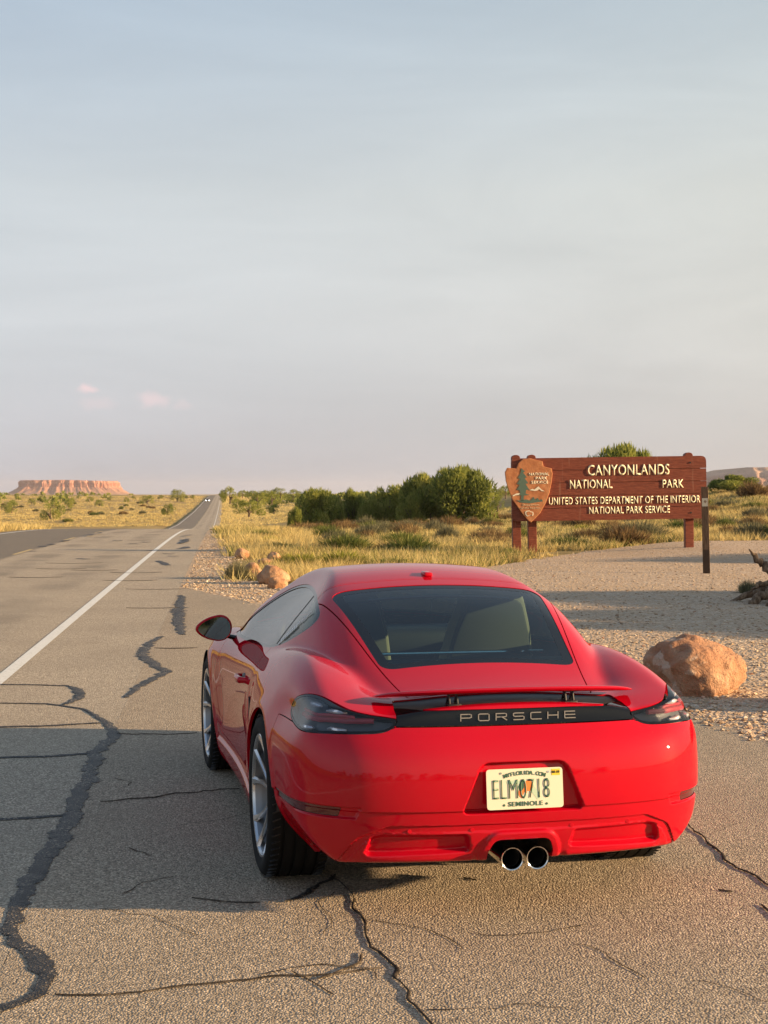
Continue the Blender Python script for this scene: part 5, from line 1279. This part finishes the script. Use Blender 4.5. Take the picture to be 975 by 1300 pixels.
e = scatter(10000, 7.5, 26, lambda y, n: rng.uniform(-.16, .33, n) * y); se = sdf_poly(e[:, 0], e[:, 1], APRON); e = e[(np.abs(se - .1) < .28) & (lat(e[:, 0], e[:, 1]) > 2.0)]
stones('gravel', 'coarser gravel stones banked along the pavement edge', e, .010, .034, m_stone, .008)

# ================================================================== far land
m_mesa = mat('mesa_rock', (.45, .2, .14), .95, spec=.1); t_ = NT(m_mesa)
sz4 = t_.n('ShaderNodeSeparateXYZ'); t_.link(t_.tc.outputs['Object'], sz4.inputs[0]); ff_ = t_.math('MULTIPLY_ADD', t_.noise(.012, 4), 14., sz4.outputs['Z'])
c = t_.ramp(t_.maprange(ff_, 0, 78), [(0., (.36, .22, .15)), (.35, (.44, .23, .165)), (.5, (.36, .16, .115)), (.62, (.50, .27, .20)), (.75, (.38, .175, .13)), (.9, (.48, .27, .21)), (1., (.34, .20, .14))]); vs = t_.noise(.03, 5, .65, t_.mapping((1, 1, .12))); c = t_.mix(t_.maprange(vs, .5, .75, 0, .3), c, (.34, .16, .11)); t_.base(c); t_.bump(vs, .5, 6)
def mesa(name, cx, cy, hw, hd, H, base, seed, label):
    na, nr = 520, 26; prof = [(1.30, 0), (1.18, .10), (1.10, .22), (1.04, .36), (1.0, .47), (.975, .50), (.965, .80), (.955, .84), (.95, .95), (.94, 1.0), (.6, 1.0), (.0, 1.01)]
    V = []; r = np.random.default_rng(seed); ph = r.uniform(0, 6.28, 12)
    for i in range(na):
        a = 2 * math.pi * i / na; w = .05 * mnoise.fractal(Vector((math.cos(a) * 6, math.sin(a) * 6, seed)), .7, 2.0, 6)
        ca, sa = math.cos(a), math.sin(a); w2 = .03 * mnoise.fractal(Vector((math.cos(a) * 13, math.sin(a) * 13, seed + 3)), .7, 2.0, 5); sq = (abs(ca) ** 4 + abs(sa) ** 4) ** -.25
        for (q, z) in prof:
            w2 = .045 * mnoise.fractal(Vector((ca * 11, sa * 11, seed + 2.6 * z)), .7, 2.0, 5); k = q * sq * (1 + w * min(1, q) + w2 * (1 if z < .9 and q < 1.15 else .3)); top = 1 + .02 * math.sin(3 * a + ph[0]) - .05 * max(0, ca) * (1 if z > .6 else 0)
            V.append((cx + hw * ca * k / 1.12, cy + hd * sa * k / 1.12, base + H * z * top * (1 + (2.0 * w2 if .1 < z < .9 else 0))))
    n = len(prof); F = [(i * n + j, ((i + 1) % na) * n + j, ((i + 1) % na) * n + j + 1, i * n + j + 1) for i in range(na) for j in range(n - 1)]
    o = obj(name, mesh_from(np.array(V), np.array(F), True), m_mesa); o.data.set_sharp_from_angle(angle=R(30)); tag(o, label, kind='structure'); return o
MY = 5600; k = MY / FPX
mesa('mesa', at(88, MY), MY, 69 * k, 110, 54, -6 + CAM_H - 2, 4, 'flat-topped red mesa on the left horizon')
# canyon rim at the right: a long eroded wall with a wooded top
def rim_wall(name, u0, u1, Yc, H, base, label):
    nx, prof = 260, [(-170, 0), (-120, .16), (-80, .30), (-55, .40), (-50, .56), (-25, .66), (-18, .84), (0, .90), (6, .99), (60, 1.0), (400, .98)]
    V = []
    for i in range(nx):
        f = i / (nx - 1); x = at(u0 + (u1 - u0) * f, Yc); ed = min(1, f / .10)
        b = 40 * math.sin(x * .013) + 28 * math.sin(x * .034 + 1) + 16 * math.sin(x * .081 + 2) + 9 * math.sin(x * .19)
        for (d, z) in prof: V.append((x, Yc + d + b * (1 - .5 * z) + 60 * (1 - ed), base + H * z * (.35 + .65 * ed) * (1 + .03 * math.sin(x * .02))))
    n = len(prof); F = [(i * n + j, (i + 1) * n + j, (i + 1) * n + j + 1, i * n + j + 1) for i in range(nx - 1) for j in range(n - 1)]
    o = obj(name, mesh_from(np.array(V), np.array(F), True), m_rim); tag(o, label, kind='structure'); return o
m_rim = mat('canyon_rim_rock', (.42, .26, .19), .95, spec=.1); t_ = NT(m_rim); s5 = t_.n('ShaderNodeSeparateXYZ'); t_.link(t_.tc.outputs['Object'], s5.inputs[0]); f5 = t_.math('MULTIPLY_ADD', t_.noise(.03, 4), 12., s5.outputs['Z'])
c = t_.ramp(t_.maprange(f5, 0, 80), [(0., (.34, .21, .15)), (.3, (.48, .30, .22)), (.5, (.38, .21, .155)), (.7, (.52, .345, .265)), (.86, (.42, .28, .21)), (.93, (.10, .105, .065)), (1., (.085, .09, .055))]); vs = t_.noise(.05, 5, .65, t_.mapping((1, 1, .2))); c = t_.mix(t_.maprange(vs, .5, .68, 0, .5), c, (.22, .15, .12)); t_.base(c); t_.bump(vs, .9, 10)
rim_wall('canyon_rim', 868, 1700, 3400, 74, -8, 'pale eroded canyon rim on the right horizon')
# far scrub line on the horizon that reads as one mass
p = scatter(2600, 500, 2600, lambda y, n: rng.uniform(-.27, .30, n) * y); p = p[(lat(p[:, 0], p[:, 1]) > 14) | ((lat(p[:, 0], p[:, 1]) < -60) & (rng.uniform(0, 1, len(p)) < .22))]
n = 26; k_ = np.repeat(np.arange(len(p)), n); N_ = len(k_); r3 = rng.normal(0, 1, (N_, 3)); sz_s = rng.uniform(1.2, 3.0, len(p))[k_]
P = np.stack([p[k_, 0], p[k_, 1], height(p[k_, 0], p[k_, 1])], 1) + unit(r3) * np.abs(rng.uniform(.2, 1, (N_, 1))) * sz_s[:, None] * np.array([1, 1, .55]); P[:, 2] += sz_s * .4
V, F = tri_soup(P, unit(np.array([0, 0, 1.]) + rng.normal(0, .5, (N_, 3))), sz_s * .55, sz_s * .5); o = obj('distant_scrub', mesh_from(V, F, False), m_jun); tag(o, 'dark scrub scattered over the far plain as one mass', 'scrub', kind='stuff')
# ================================================================== oncoming car far up the road
cy_ = 650.; cx_ = ROAD_A + ROAD_B * cy_ - 5.4; fc = empty('distant_car', (cx_, cy_, float(road_z(cy_))), R(180) + math.atan(-ROAD_B)); tag(fc, 'tiny oncoming car with lit headlights far up the road', 'car')
m_fc = mat('distant_car_paint', (.10, .10, .11), .4, coat=.6); b = MB(); b.box((0, 0, .62), (1.8, 4.4, .62), None, .12, 2); b.build('body', m_fc, fc)
b = MB(); b.prism([(-1.5, .9), (-1.1, 1.42), (.5, 1.42), (1.2, .9)], 'x', -.72, .72, .06); b.build('cabin', m_gloss, fc)
m_hl = mat('headlight_lit', (1, 1, 1), .3, emit=(1, .95, .82), estr=6)
for s in (-1, 1):
    b = MB(); b.box((s * .66, 2.19, .72), (.34, .08, .24), None, .03); b.build('headlight', m_hl, fc)
    for y in (-1.35, 1.35): b = MB(); b.lathe([(s * .70, .05), (s * .70, .30), (s * .74, .33), (s * .88, .33), (s * .90, .28), (s * .90, .05)], 'x', 20, (0, y, .33)); b.build('wheel', m_rubber, fc)
# ================================================================== thin smoke haze in the air
hb_ = MB(); hb_.box((0, 4500, 31), (15000, 12200, 92)); hz_ = hb_.build('haze', None, None, smooth=False); tag(hz_, 'thin pale smoke haze hanging over the whole plain', 'haze', kind='stuff')
m_hz = bpy.data.materials.new('haze_air'); m_hz.use_nodes = True; t2 = m_hz.node_tree; t2.nodes.clear(); vo = t2.nodes.new('ShaderNodeVolumePrincipled'); ou = t2.nodes.new('ShaderNodeOutputMaterial')
vo.inputs['Color'].default_value = (.86, .84, .90, 1); vo.inputs['Density'].default_value = 5e-5; vo.inputs['Anisotropy'].default_value = .2; t2.links.new(vo.outputs[0], ou.inputs['Volume']); hz_.data.materials.append(m_hz)
